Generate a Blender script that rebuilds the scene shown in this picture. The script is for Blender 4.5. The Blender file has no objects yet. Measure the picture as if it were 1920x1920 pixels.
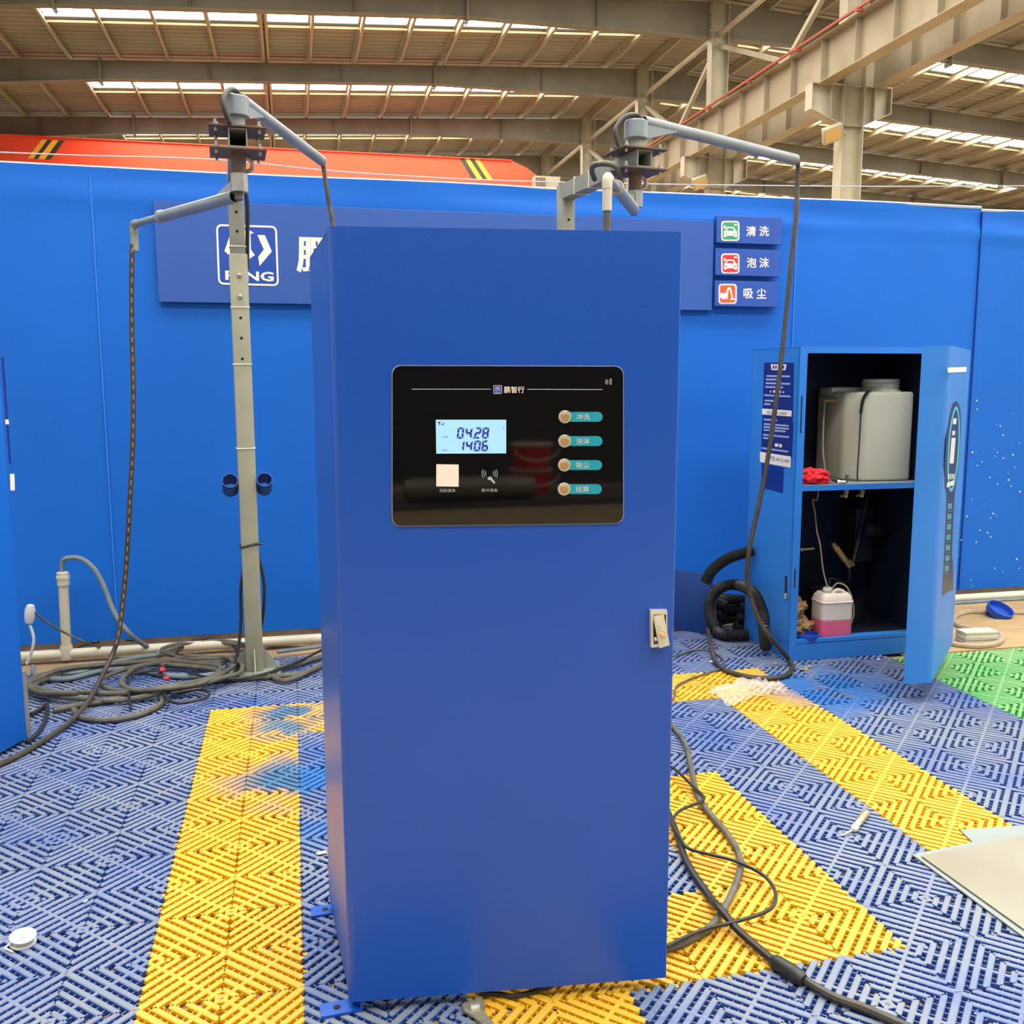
import bpy, bmesh, math, random
from mathutils import Vector, Matrix, noise
random.seed(7)
SC = bpy.context.scene
COL = SC.collection
V = Vector
# ---------------------------------------------------------------- camera
FPX, PITCH, ROLL, CAMH = 1775.0, math.atan(245 / 1775), -0.0025, 1.52
_R0 = V((1, 0, 0)); FWD = V((0, math.cos(PITCH), -math.sin(PITCH))); _U0 = V((0, math.sin(PITCH), math.cos(PITCH)))
RGT = _R0 * math.cos(ROLL) + _U0 * math.sin(ROLL)
UPV = _U0 * math.cos(ROLL) - _R0 * math.sin(ROLL)
CAM = V((0, 0, CAMH))
cd = bpy.data.cameras.new('camera'); cam = bpy.data.objects.new('camera', cd); COL.objects.link(cam)
cd.sensor_width = 36.0; cd.lens = 36.0 * FPX / 1920; cd.clip_end = 300; cd.clip_start = 0.05
m3 = Matrix((RGT, UPV, -FWD)).transposed()
cam.matrix_world = Matrix.Translation(CAM) @ m3.to_4x4()
SC.camera = cam
# ---------------------------------------------------------------- light
w = bpy.data.worlds.new('world'); SC.world = w; w.use_nodes = True
bg = w.node_tree.nodes['Background']
bg.inputs[0].default_value = (0.92, 0.96, 1.0, 1); bg.inputs[1].default_value = 1.1
SKYLIGHT_STRENGTH = 17.0
vs = SC.view_settings
vs.view_transform = 'Standard'; vs.look = 'None'; vs.gamma = 1.0; vs.use_curve_mapping = False
vs.exposure = 0.04
SC.cycles.use_light_tree = False; SC.cycles.max_bounces = 6; SC.cycles.diffuse_bounces = 2; SC.cycles.glossy_bounces = 3; SC.cycles.transmission_bounces = 3
# ---------------------------------------------------------------- pixel helpers (directions only; distance comes from a surface)
def ray(x, y):
    return FWD + RGT * ((x - 960) / FPX) - UPV * ((y - 960) / FPX)
def G(x, y, z=0.0):
    d = ray(x, y); return CAM + d * ((z - CAMH) / d.z)
def D(x, y, Y):
    d = ray(x, y); return CAM + d * (Y / d.y)
class Plane:
    def __init__(s, o, n): s.o = V(o); s.n = V(n).normalized()
    def at(s, x, y, off=0.0):
        d = ray(x, y); o = s.o + s.n * off
        return CAM + d * ((o - CAM).dot(s.n) / d.dot(s.n))
def proj(p):
    d = V(p) - CAM; k = d.dot(FWD)
    return (960 + FPX * d.dot(RGT) / k, 960 - FPX * d.dot(UPV) / k) if k > 0.01 else (1e6, 1e6)
HA = math.radians(13.0)                       # the hall, its wall and its floor grid are turned by this much
UU = V((math.cos(HA), math.sin(HA), 0)); VV = V((-math.sin(HA), math.cos(HA), 0)); ZZ = V((0, 0, 1))
def W(u, v, z=0.0): return UU * u + VV * v + ZZ * z
HALL = Matrix.Rotation(HA, 4, 'Z')
def frame(p, deg): return Matrix.Translation(V(p)) @ Matrix.Rotation(math.radians(deg), 4, 'Z')
# ---------------------------------------------------------------- materials
def lin(c):
    return tuple(((x / 255) / 12.92 if x / 255 <= 0.04045 else ((x / 255 + 0.055) / 1.055) ** 2.4) for x in c) + (1.0,)
MATS = {}
def mat(name, rgb, rough=0.5, metal=0.0, var=0.0, scale=6.0, rgb2=None, bump=0.0, bscale=40.0, emit=0.0, spec=0.5, trans=0.0, coat=0.0, stretch=None, detail=4.0):
    m = bpy.data.materials.new(name); m.use_nodes = True; nt = m.node_tree; b = nt.nodes['Principled BSDF']
    c = lin(rgb)
    b.inputs['Base Color'].default_value = c; b.inputs['Roughness'].default_value = rough; b.inputs['Metallic'].default_value = metal
    b.inputs['Specular IOR Level'].default_value = spec; b.inputs['Transmission Weight'].default_value = trans; b.inputs['Coat Weight'].default_value = coat
    if emit:
        b.inputs['Emission Color'].default_value = c; b.inputs['Emission Strength'].default_value = emit
    if var or rgb2 or bump:
        tc = nt.nodes.new('ShaderNodeTexCoord'); src = tc.outputs['Object']
        if stretch:
            mp = nt.nodes.new('ShaderNodeMapping'); mp.inputs['Scale'].default_value = stretch
            nt.links.new(src, mp.inputs[0]); src = mp.outputs[0]
    if var or rgb2:
        n = nt.nodes.new('ShaderNodeTexNoise'); n.inputs['Scale'].default_value = scale; n.inputs['Detail'].default_value = detail
        nt.links.new(src, n.inputs['Vector'])
        r = nt.nodes.new('ShaderNodeValToRGB'); r.color_ramp.elements[0].position = 0.32; r.color_ramp.elements[1].position = 0.7
        if rgb2: a, d = c, lin(rgb2)
        else: a = tuple(x * (1 - var) for x in c[:3]) + (1,); d = tuple(min(1, x * (1 + var)) for x in c[:3]) + (1,)
        r.color_ramp.elements[0].color = a; r.color_ramp.elements[1].color = d
        nt.links.new(n.outputs[0], r.inputs[0]); nt.links.new(r.outputs[0], b.inputs['Base Color'])
    if bump:
        n2 = nt.nodes.new('ShaderNodeTexNoise'); n2.inputs['Scale'].default_value = bscale; n2.inputs['Detail'].default_value = 3
        nt.links.new(src, n2.inputs['Vector'])
        bp = nt.nodes.new('ShaderNodeBump'); bp.inputs['Strength'].default_value = bump; bp.inputs['Distance'].default_value = 0.01
        nt.links.new(n2.outputs[0], bp.inputs['Height']); nt.links.new(bp.outputs[0], b.inputs['Normal'])
    MATS[name] = m; return m
def tile_mat(name, rgb, dust, spray=()):
    """plastic floor tile: base colour, dust in blotches, and overspray stains at fixed spots of the floor"""
    m = mat(name, rgb, 0.55); nt = m.node_tree; b = nt.nodes['Principled BSDF']
    g = nt.nodes.new('ShaderNodeNewGeometry')
    def noi(sc, lo, hi):
        n = nt.nodes.new('ShaderNodeTexNoise'); n.inputs['Scale'].default_value = sc; n.inputs['Detail'].default_value = 5
        nt.links.new(g.outputs['Position'], n.inputs['Vector'])
        r = nt.nodes.new('ShaderNodeMapRange'); r.inputs[1].default_value = lo; r.inputs[2].default_value = hi
        nt.links.new(n.outputs[0], r.inputs[0]); return r.outputs[0]
    def mixc(f, a, c):
        x = nt.nodes.new('ShaderNodeMix'); x.data_type = 'RGBA'
        nt.links.new(f, x.inputs[0])
        if isinstance(a, tuple): x.inputs[6].default_value = a
        else: nt.links.new(a, x.inputs[6])
        x.inputs[7].default_value = c; return x.outputs[2]
    def mul(a, k):
        x = nt.nodes.new('ShaderNodeMath'); x.operation = 'MULTIPLY'; nt.links.new(a, x.inputs[0])
        if isinstance(k, float): x.inputs[1].default_value = k
        else: nt.links.new(k, x.inputs[1])
        return x.outputs[0]
    sep = nt.nodes.new('ShaderNodeSeparateXYZ'); nt.links.new(g.outputs['Normal'], sep.inputs[0])
    up = nt.nodes.new('ShaderNodeMapRange'); up.inputs[1].default_value = 0.5; up.inputs[2].default_value = 0.95
    nt.links.new(sep.outputs[2], up.inputs[0])
    col = mixc(mul(mul(noi(1.9, 0.22, 0.6), up.outputs[0]), dust[1]), lin(rgb), lin(dust[0]))
    col = mixc(mul(mul(noi(60, 0.46, 0.66), up.outputs[0]), dust[1] * 0.6), col, lin(dust[0]))
    for (p, rad, c) in spray:
        d = nt.nodes.new('ShaderNodeVectorMath'); d.operation = 'DISTANCE'; nt.links.new(g.outputs['Position'], d.inputs[0]); d.inputs[1].default_value = p
        r = nt.nodes.new('ShaderNodeMapRange'); r.inputs[1].default_value = rad; r.inputs[2].default_value = rad * 0.35
        nt.links.new(d.outputs[1], r.inputs[0])
        col = mixc(mul(r.outputs[0], noi(5, 0.38, 0.5)), col, lin(c))
    nt.links.new(col, b.inputs['Base Color']); return m
mat('wall_blue', (9, 97, 194), 0.6, var=0.06, scale=1.2, bump=0.12, bscale=160, spec=0.3)
mat('cab_blue', (16, 76, 172), 0.3, var=0.02, scale=3, bump=0.06, bscale=300, spec=0.5)
mat('cab_light', (48, 122, 205), 0.42, var=0.05, scale=4, spec=0.4)
mat('seam_light', (40, 124, 216), 0.6)
mat('cab_shade', (6, 14, 34), 0.6, var=0.1)  # near-black colour stands in for the shade inside the open cabinet
mat('box_blue', (14, 60, 130), 0.5, var=0.06)
mat('glass_black', (6, 6, 8), 0.035, spec=0.7)
mat('lcd', (150, 200, 232), 0.3, emit=0.4)
mat('ink_blue', (28, 44, 160), 0.5)
mat('teal', (22, 150, 172), 0.4)
mat('white', (206, 206, 200), 0.5)
mat('cream_print', (236, 226, 214), 0.55)
mat('pale_line', (170, 180, 190), 0.5)
mat('chrome', (222, 220, 212), 0.28, metal=0.55)
mat('brass', (206, 168, 112), 0.35, metal=0.7)
mat('zinc', (176, 168, 138), 0.38, metal=0.7, var=0.12, scale=60)
mat('steel_paint', (128, 134, 124), 0.5, var=0.08, scale=8, rgb2=(146, 148, 134), bump=0.05)
mat('steel_paint2', (150, 150, 128), 0.5, var=0.06, scale=8)
mat('arm_grey', (126, 136, 142), 0.35, var=0.08, scale=10)
mat('galv', (168, 166, 158), 0.32, metal=0.6, var=0.12, scale=14)
mat('rusty', (92, 84, 80), 0.6, metal=0.3, rgb2=(116, 92, 70), scale=25)
mat('dark_hole', (14, 14, 16), 0.8)
mat('rubber', (30, 30, 28), 0.5, var=0.2, scale=30)
mat('rubber_dusty', (72, 70, 60), 0.6, rgb2=(98, 94, 80), scale=20)
mat('hose_grey', (96, 112, 120), 0.5, rgb2=(120, 128, 126), scale=12)
mat('hose_brown', (66, 58, 44), 0.5, rgb2=(44, 40, 34), scale=40)
mat('hose_tan', (150, 132, 104), 0.6, rgb2=(170, 152, 122), scale=14)
mat('print_gold', (150, 122, 74), 0.6)
mat('pvc', (194, 188, 166), 0.45, var=0.05)
mat('tie_white', (226, 226, 214), 0.5)
mat('concrete', (170, 142, 106), 0.85, rgb2=(140, 118, 92), scale=3, bump=0.3, bscale=30)
mat('wood', (176, 150, 104), 0.7, rgb2=(150, 118, 76), scale=5, stretch=(1, 8, 1))
mat('dirt', (120, 84, 52), 0.9, rgb2=(170, 140, 96), scale=9, bump=0.4)
mat('sheet_white', (140, 138, 122), 0.45, rgb2=(130, 122, 104), scale=2.5)
mat('sheet_back', (132, 140, 136), 0.45, var=0.04)
mat('sign_blue', (42, 84, 162), 0.5, var=0.03, scale=2)
mat('sign_blue2', (34, 78, 162), 0.5)
mat('logo_blue', (24, 68, 162), 0.5)
mat('icon_green', (52, 152, 104), 0.5)
mat('icon_red', (222, 40, 44), 0.5)
mat('icon_orange', (232, 88, 40), 0.5)
mat('label_navy', (18, 34, 116), 0.5)
mat('label_navy2', (10, 40, 130), 0.5)
mat('label_text', (170, 182, 212), 0.5)
mat('sticker_black', (26, 32, 38), 0.35)
mat('sticker_teal', (70, 176, 198), 0.4)
mat('sticker_green', (60, 130, 130), 0.5)
mat('tank', (198, 196, 172), 0.5, var=0.03, scale=3)
mat('jug', (222, 206, 190), 0.42)
mat('pink', (226, 96, 128), 0.4)
mat('red_cloth', (214, 22, 34), 0.8, var=0.15, scale=14)
mat('tan_cloth', (180, 140, 92), 0.85, rgb2=(140, 104, 66), scale=12)
mat('lid_blue', (24, 70, 170), 0.4)
mat('hall_steel', (120, 114, 96), 0.65, rgb2=(100, 94, 76), scale=0.9, bump=0.05, bscale=6)
mat('hall_column', (166, 158, 136), 0.6, rgb2=(146, 136, 112), scale=1.2)
mat('hall_beam', (152, 140, 116), 0.65, rgb2=(132, 118, 94), scale=1.1)
mat('purlin', (150, 138, 112), 0.55, var=0.08, scale=2)
mat('roof_sheet', (134, 128, 110), 0.55, rgb2=(116, 108, 92), scale=0.35, stretch=(1, 2.5, 1))
mat('cream_flash', (236, 218, 170), 0.5)
mat('crane_orange', (226, 66, 28), 0.45, var=0.05, scale=0.6)
mat('stripe_black', (48, 44, 34), 0.5)
mat('stripe_yellow', (238, 166, 34), 0.5)
mat('rail_red', (140, 60, 40), 0.55)
mat('lamp_face', (190, 158, 96), 0.4)
mat('back_dark', (52, 48, 44), 0.8)
mat('bucket_red', (190, 24, 30), 0.4)
mat('bundle', (96, 92, 76), 0.35, var=0.3, scale=6)
mat('skylight', (255, 252, 244), 0.5, emit=SKYLIGHT_STRENGTH)
SPRAY = (34, 98, 168)
tile_mat('tile_blue', (34, 76, 150), ((118, 124, 132), 1.0), [((-0.72, 3.35, 0), 0.55, SPRAY), ((1.55, 4.55, 0), 0.5, SPRAY)])
tile_mat('tile_yellow', (222, 164, 8), ((190, 152, 66), 0.6), [((-1.02, 4.24, 0), 0.26, (74, 106, 134)), ((-1.02, 4.02, 0), 0.18, (84, 112, 132)), ((-0.84, 3.5, 0), 0.34, (66, 104, 140)), ((1.6, 4.6, 0), 0.42, SPRAY)])
tile_mat('tile_green', (34, 150, 62), ((150, 176, 120), 0.7))
def bag_mat():
    m = bpy.data.materials.new('clear_film'); m.use_nodes = True; nt = m.node_tree
    out = nt.nodes['Material Output']; p = nt.nodes['Principled BSDF']
    p.inputs['Base Color'].default_value = (0.85, 0.84, 0.8, 1); p.inputs['Roughness'].default_value = 0.12
    t = nt.nodes.new('ShaderNodeBsdfTransparent'); x = nt.nodes.new('ShaderNodeMixShader'); x.inputs[0].default_value = 0.22
    nt.links.new(t.outputs[0], x.inputs[1]); nt.links.new(p.outputs[0], x.inputs[2]); nt.links.new(x.outputs[0], out.inputs[0])
    MATS['clear_film'] = m
bag_mat()
# ---------------------------------------------------------------- mesh building
WM = {}
def props(o, label=None, cat=None, group=None, kind=None):
    if label: o['label'] = label
    if cat: o['category'] = cat
    if group: o['group'] = group
    if kind: o['kind'] = kind
    return o
def thing(name, label, cat, M, group=None, kind=None):
    o = bpy.data.objects.new(name, None); COL.objects.link(o); o.empty_display_size = 0.1
    o.matrix_world = M; WM[o.name] = M.copy(); return props(o, label, cat, group, kind)
def link_mesh(name, me, parent=None, M=None):
    o = bpy.data.objects.new(name, me); COL.objects.link(o)
    if parent: o.parent = parent
    if M is not None:
        if parent: o.matrix_local = WM[parent.name].inverted() @ M
        else: o.matrix_world = M
    WM[o.name] = M.copy() if M is not None else (WM[parent.name].copy() if parent else Matrix())
    return o
class MB:
    def __init__(s, M=None): s.v = []; s.f = []; s.M = M or Matrix()
    def add(s, vs, fs):
        k = len(s.v); s.v += [s.M @ V(p) for p in vs]; s.f += [[i + k for i in f] for f in fs]; return s
    def box(s, a, b):
        x0, y0, z0 = a; x1, y1, z1 = b
        return s.add([(x0, y0, z0), (x1, y0, z0), (x1, y1, z0), (x0, y1, z0), (x0, y0, z1), (x1, y0, z1), (x1, y1, z1), (x0, y1, z1)],
                     [(0, 3, 2, 1), (4, 5, 6, 7), (0, 1, 5, 4), (1, 2, 6, 5), (2, 3, 7, 6), (3, 0, 4, 7)])
    def bar(s, p, q, w, h, up=ZZ):
        p, q = V(p), V(q); d = (q - p).normalized(); x = d.cross(up).normalized(); y = x.cross(d)
        vs = []
        for c in (p, q):
            for a, b in ((-1, -1), (1, -1), (1, 1), (-1, 1)): vs.append(c + x * a * w / 2 + y * b * h / 2)
        return s.add(vs, [(0, 1, 2, 3), (7, 6, 5, 4), (0, 4, 5, 1), (1, 5, 6, 2), (2, 6, 7, 3), (3, 7, 4, 0)])
    def cyl(s, p, q, r, r2=None, n=20, caps=True):
        return s.tube([p, q], r, n, caps, rf=(None if r2 is None else (lambda t: r + (r2 - r) * t)))
    def pipe(s, p, q, r, t, n=24):
        """open pipe with wall thickness t"""
        p, q = V(p), V(q); d = (q - p).normalized(); x = d.orthogonal().normalized(); y = d.cross(x)
        vs = []
        for c, rr in ((p, r), (q, r), (q, r - t), (p, r - t)):
            for i in range(n):
                a = 2 * math.pi * i / n; vs.append(c + (x * math.cos(a) + y * math.sin(a)) * rr)
        fs = []
        for k in range(4):
            k2 = (k + 1) % 4
            for i in range(n): fs.append((k * n + i, k * n + (i + 1) % n, k2 * n + (i + 1) % n, k2 * n + i))
        return s.add(vs, fs)
    def tube(s, pts, r, n=10, caps=True, rf=None, closed=False):
        pts = [V(p) for p in pts]; N = len(pts); vs = []; fs = []
        t0 = (pts[1] - pts[0]).normalized(); x = t0.orthogonal().normalized()
        for i, p in enumerate(pts):
            t = (pts[min(i + 1, N - 1)] - pts[max(i - 1, 0)]).normalized()
            x = (x - t * x.dot(t)).normalized(); y = t.cross(x)
            rr = rf(i / (N - 1)) if rf else r
            for k in range(n):
                a = 2 * math.pi * k / n; vs.append(p + (x * math.cos(a) + y * math.sin(a)) * rr)
        for i in range(N - 1):
            for k in range(n): fs.append((i * n + k, i * n + (k + 1) % n, (i + 1) * n + (k + 1) % n, (i + 1) * n + k))
        if caps: fs += [tuple(range(n))[::-1], tuple((N - 1) * n + k for k in range(n))]
        return s.add(vs, fs)
    def prism(s, pts, d):
        pts = [V(p) for p in pts]; d = V(d); n = len(pts)
        return s.add(pts + [p + d for p in pts], [tuple(range(n))[::-1], tuple(range(n, 2 * n))] + [(i, (i + 1) % n, (i + 1) % n + n, i + n) for i in range(n)])
    def lathe(s, prof, n=28, c=(0, 0, 0), axis=None):
        c = V(c); ax = (V(axis) if axis is not None else ZZ).normalized(); x = ax.orthogonal().normalized(); y = ax.cross(x)
        vs = []; fs = []
        for r, z in prof:
            for k in range(n):
                a = 2 * math.pi * k / n; vs.append(c + ax * z + (x * math.cos(a) + y * math.sin(a)) * max(r, 1e-5))
        for i in range(len(prof) - 1):
            for k in range(n): fs.append((i * n + k, i * n + (k + 1) % n, (i + 1) * n + (k + 1) % n, (i + 1) * n + k))
        fs += [tuple(range(n))[::-1], tuple((len(prof) - 1) * n + k for k in range(n))]
        return s.add(vs, fs)
    def build(s, name, m, parent=None, smooth=False, bevel=0.0, seg=2, label=None, cat=None, group=None, kind=None, origin=None):
        if parent is not None: inv = WM[parent.name].inverted(); off = None
        else:
            if origin is None:
                xs = [p.x for p in s.v]; ys = [p.y for p in s.v]; zs = [p.z for p in s.v]
                origin = V(((min(xs) + max(xs)) / 2, (min(ys) + max(ys)) / 2, min(zs)))
            inv = Matrix.Translation(-V(origin))
        me = bpy.data.meshes.new(name); bm = bmesh.new()
        vv = [bm.verts.new(inv @ p) for p in s.v]
        for f in s.f:
            try: bm.faces.new([vv[i] for i in f])
            except ValueError: pass
        bmesh.ops.recalc_face_normals(bm, faces=bm.faces)
        if bevel:
            es = [e for e in bm.edges if len(e.link_faces) == 2 and e.calc_face_angle(0) > 0.5]
            bmesh.ops.bevel(bm, geom=es, offset=bevel, segments=seg, affect='EDGES', profile=0.5, clamp_overlap=True)
        bm.to_mesh(me); bm.free()
        if smooth or bevel:
            for p in me.polygons: p.use_smooth = True
            me.set_sharp_from_angle(angle=math.radians(38))
        me.materials.append(MATS[m])
        o = bpy.data.objects.new(name, me); COL.objects.link(o)
        if parent is not None: o.parent = parent; WM[o.name] = WM[parent.name].copy()
        else: o.location = origin; WM[o.name] = Matrix.Translation(V(origin))
        return props(o, label, cat, group, kind)
def spline(pts, n=8, closed=False):
    P = [V(p) for p in pts]; out = []; N = len(P)
    rng = range(N) if closed else range(N - 1)
    for i in rng:
        if closed: a, b, c, d = P[(i - 1) % N], P[i], P[(i + 1) % N], P[(i + 2) % N]
        else: a, b, c, d = P[max(i - 1, 0)], P[i], P[i + 1], P[min(i + 2, N - 1)]
        for k in range(n):
            t = k / n
            out.append(0.5 * ((2 * b) + (c - a) * t + (2 * a - 5 * b + 4 * c - d) * t * t + (3 * b - a - 3 * c + d) * t ** 3))
    out.append(P[0] if closed else P[-1]); return out
def rrect(x0, y0, x1, y1, r, n=5):
    out = []
    for cx, cy, a0 in ((x1 - r, y0 + r, -90), (x1 - r, y1 - r, 0), (x0 + r, y1 - r, 90), (x0 + r, y0 + r, 180)):
        for k in range(n + 1):
            a = math.radians(a0 + 90 * k / n); out.append((cx + r * math.cos(a), cy + r * math.sin(a)))
    return out
def pxpoly(mb, pl, pts, off, d=0.0012):
    """a thin printed or cut shape lying on the plane, outline given by sight lines"""
    return mb.prism([pl.at(x, y, off) for x, y in pts], pl.n * d)
def pxring(mb, pl, outer, inner, off, d=0.0012):
    n = len(outer); A = [pl.at(x, y, off) for x, y in outer]; B = [pl.at(x, y, off) for x, y in inner]; e = pl.n * d
    vs = A + B + [p + e for p in A] + [p + e for p in B]; fs = []
    for i in range(n):
        j = (i + 1) % n
        fs += [(2 * n + i, 2 * n + j, 3 * n + j, 3 * n + i), (i, j, 2 * n + j, 2 * n + i), (n + j, n + i, 3 * n + i, 3 * n + j)]
    return mb.add(vs, fs)
def text_mesh(body, bold=0.0):
    c = bpy.data.curves.new('t', 'FONT'); c.body = body; c.offset = bold; c.resolution_u = 2
    o = bpy.data.objects.new('t', c); COL.objects.link(o); bpy.context.view_layer.update()
    me = bpy.data.meshes.new_from_object(o.evaluated_get(bpy.context.evaluated_depsgraph_get()))
    vs = [v.co.copy() for v in me.vertices]; fs = [tuple(p.vertices) for p in me.polygons]
    bpy.data.objects.remove(o); bpy.data.curves.remove(c); bpy.data.meshes.remove(me); return vs, fs
def text3(mb, body, TL, TR, BL, bold=0.0):
    vs, fs = text_mesh(body, bold)
    x0 = min(p.x for p in vs); x1 = max(p.x for p in vs); y0 = min(p.y for p in vs); y1 = max(p.y for p in vs)
    return mb.add([TL + (TR - TL) * ((p.x - x0) / (x1 - x0)) + (BL - TL) * ((y1 - p.y) / (y1 - y0)) for p in vs], fs)
def pxtext(mb, pl, body, x0, y0, x1, y1, off, bold=0.0, sk=0.0):
    """lettering laid on the plane inside the box seen at x0..x1, y0..y1; sk = drop of the line per pixel of width"""
    return text3(mb, body, pl.at(x0, y0, off), pl.at(x1, y0 + sk * (x1 - x0), off), pl.at(x0, y1, off), bold)
def crumple(c, sx, sy, sz, amp=0.35, fr=3.0, seed=0, sub=4, floor_z=None):
    bm = bmesh.new(); bmesh.ops.create_icosphere(bm, subdivisions=sub, radius=1.0); vs = []; off = V((seed * 3.1, seed * 1.7, seed))
    for v in bm.verts:
        n = noise.fractal(v.co * fr + off, 0.8, 2.2, 4); q = v.co * (1 + amp * n)
        p = V((q.x * sx, q.y * sy, q.z * sz)) + V(c)
        if floor_z is not None: p.z = max(p.z, floor_z + 0.001)
        vs.append(p)
    fs = [tuple(v.index for v in f.verts) for f in bm.faces]; bm.free(); return vs, fs
# ================================================================ the setting: floor and its plastic tiles
mb = MB(HALL); mb.add([(-26, -14, -0.02), (46, -14, -0.02), (46, 70, -0.02), (-26, 70, -0.02)], [(0, 1, 2, 3)])
floor = mb.build('floor', 'concrete', kind='structure', origin=V((0, 0, -0.02)))
TILE = 0.4; TU0 = -0.42; TV0 = 4.48
def tile_mesh(name, m):
    b = MB(); h = TILE / 2; st = h / 5
    def bar2(p, q, w, z0, z1):
        p, q = V((p[0], p[1], 0)), V((q[0], q[1], 0)); d = (q - p).normalized(); p = p + d * 0.0012; q = q - d * 0.0012
        x = V((-d.y, d.x, 0)) * w / 2; c = w * 0.22
        ring = lambda e: [e - x + ZZ * z0, e - x + ZZ * (z1 - 0.002), e - x * 0.72 + ZZ * z1, e + x * 0.72 + ZZ * z1, e + x + ZZ * (z1 - 0.002), e + x + ZZ * z0]
        vs = ring(p) + ring(q)
        b.add(vs, [(0, 6, 7, 1), (1, 7, 8, 2), (2, 8, 9, 3), (3, 9, 10, 4), (4, 10, 11, 5), (0, 1, 2, 3, 4, 5), (11, 10, 9, 8, 7, 6)])
    for sx in (-1, 1):
        for sy in (-1, 1):
            for k in range(1, 10):
                c = st * k
                if c <= h + 1e-6: p, q = (c, 0.0), (0.0, c)
                else: p, q = (h, c - h), (c - h, h)
                wd = 0.0195 if k == 5 else 0.0168
                bar2((sx * p[0], sy * p[1]), (sx * q[0], sy * q[1]), wd, -0.012, 0.0 if k == 5 else -0.0006)
            bar2((0, 0), (sx * h, sy * h), 0.012, -0.012, -0.0009)   # flush web across the bars
            for k in range(-5, 6):                       # thin ribs under the bars
                e = 0.033 * k
                lo = abs(e); hi = 2 * h - abs(e)
                p = ((lo + e) / 2, (lo - e) / 2); q = ((hi + e) / 2, (hi - e) / 2)
                bar2((sx * p[0], sy * p[1]), (sx * q[0], sy * q[1]), 0.0035, -0.02, -0.006)
    b.box((-0.016, -0.016, -0.012), (0.016, 0.016, -0.0012))
    for k in range(-2, 3):                               # loops along two edges that hook into the next tile
        b.box((-h - 0.012, k * 0.075 - 0.006, -0.014), (-h, k * 0.075 + 0.006, -0.006))
        b.box((k * 0.075 - 0.006, -h - 0.012, -0.014), (k * 0.075 + 0.006, -h, -0.006))
    me = bpy.data.meshes.new(name); me.from_pydata([tuple(p) for p in b.v], [], b.f); me.update(); me.materials.append(MATS[m]); return me
TM = {c: tile_mesh('floor_tile', 'tile_' + c) for c in ('blue', 'yellow', 'green')}
def tile_colour(i, j):
    if i >= 9: return 'green'
    if i == 0 and j >= 0: return 'yellow'
    if j == 0 and 0 <= i <= 6: return 'yellow'
    if i == 6 and 0 <= j <= 5: return 'yellow'
    if i == 4 and 3 <= j <= 5: return 'yellow'
    if j == 5 and 2 <= i <= 4: return 'yellow'
    if i == 2 and j == 6: return 'yellow'
    return 'blue'
for i in range(-8, 12):
    for j in range(-2, 8):
        if j < 0 and i >= 9: continue
        u = TU0 + TILE * (i + 0.5); v = TV0 - TILE * (j + 0.5); p = W(u, v, 0)
        sx, sy = proj(p)
        if not (-260 < sx < 2150 and sy < 2120): continue
        link_mesh('floor_tile', TM[tile_colour(i, j)], floor, Matrix.Translation(p + V((0, 0, random.uniform(-0.001, 0.0005)))) @ HALL @ Matrix.Rotation(random.choice((0, 1, 2, 3)) * math.pi / 2, 4, 'Z'))
# ================================================================ the blue partition wall
WV = 5.70
wallP = Plane(W(0, WV, 0), -VV)
wall = thing('wall_back', 'tall bright blue cloth-covered partition wall across the hall', None, frame(W(0.5, WV, 0), 13), kind='structure')
seams = [-4.6] + [wallP.at(x, 700).dot(UU) for x in (192, 1483, 1822)] + [7.6]
WZ = 2.67
for k in range(4):
    a, c = seams[k] + (0.0006 if k else 0), seams[k + 1] - 0.0006
    nx = max(10, int((c - a) / 0.05)); zs = [0.045] + [0.3 * i for i in range(1, 7)] + [1.95 + 0.045 * i for i in range(17)]
    vs = []; fs = []
    for i in range(nx + 1):
        u = a + (c - a) * i / nx
        sag = 0.012 * noise.noise(V((u * 0.9, 3.3, 0)))
        for z in zs:
            zz = z * (WZ + sag - (0.018 if k == 3 else 0.0)) / zs[-1] if z > 0.1 else z
            d = max(0.0, (WZ - zz)); n = 0.0
            am = math.exp(-((d - 0.12) / 0.10) ** 2)
            n += 0.022 * am * (noise.noise(V((u * 1.3, zz * 7.0, 1.0))) + 0.45 * math.sin(zz * 40 + u * 0.6) * (0.5 + noise.noise(V((u * 0.5, 9, 0)))))
            n += 0.006 * noise.noise(V((u * 0.8, zz * 0.7, 5)))
            vs.append(W(u, WV - n, zz))
    m = len(zs)
    for i in range(nx):
        for j in range(m - 1): fs.append((i * m + j, (i + 1) * m + j, (i + 1) * m + j + 1, i * m + j + 1))
    b = MB(); b.add(vs, fs); back = [p + VV * 0.03 for p in vs]; b.add(back, fs)
    o = b.build('wall_panel', 'wall_blue', wall, smooth=True)
    hb = MB(); hb.tube([W(a + (c - a) * i / nx, WV + 0.012, (WZ + 0.012 * noise.noise(V(((a + (c - a) * i / nx) * 0.9, 3.3, 0))) - (0.018 if k == 3 else 0.0))) for i in range(nx + 1)], 0.011, 6)
    hb.build('top_hem', 'pale_line', wall, smooth=True)
b = MB(HALL)
for k in range(9): b.box((-4.6 + k * 1.36, WV + 0.035, 0), (-4.56 + k * 1.36, WV + 0.075, WZ - 0.05))
b.box((-4.6, WV + 0.035, WZ - 0.12), (7.6, WV + 0.075, WZ - 0.08)); b.box((-4.6, WV + 0.035, 0.0), (7.6, WV + 0.075, 0.04))
b.build('frame_rail', 'galv', wall)
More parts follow.
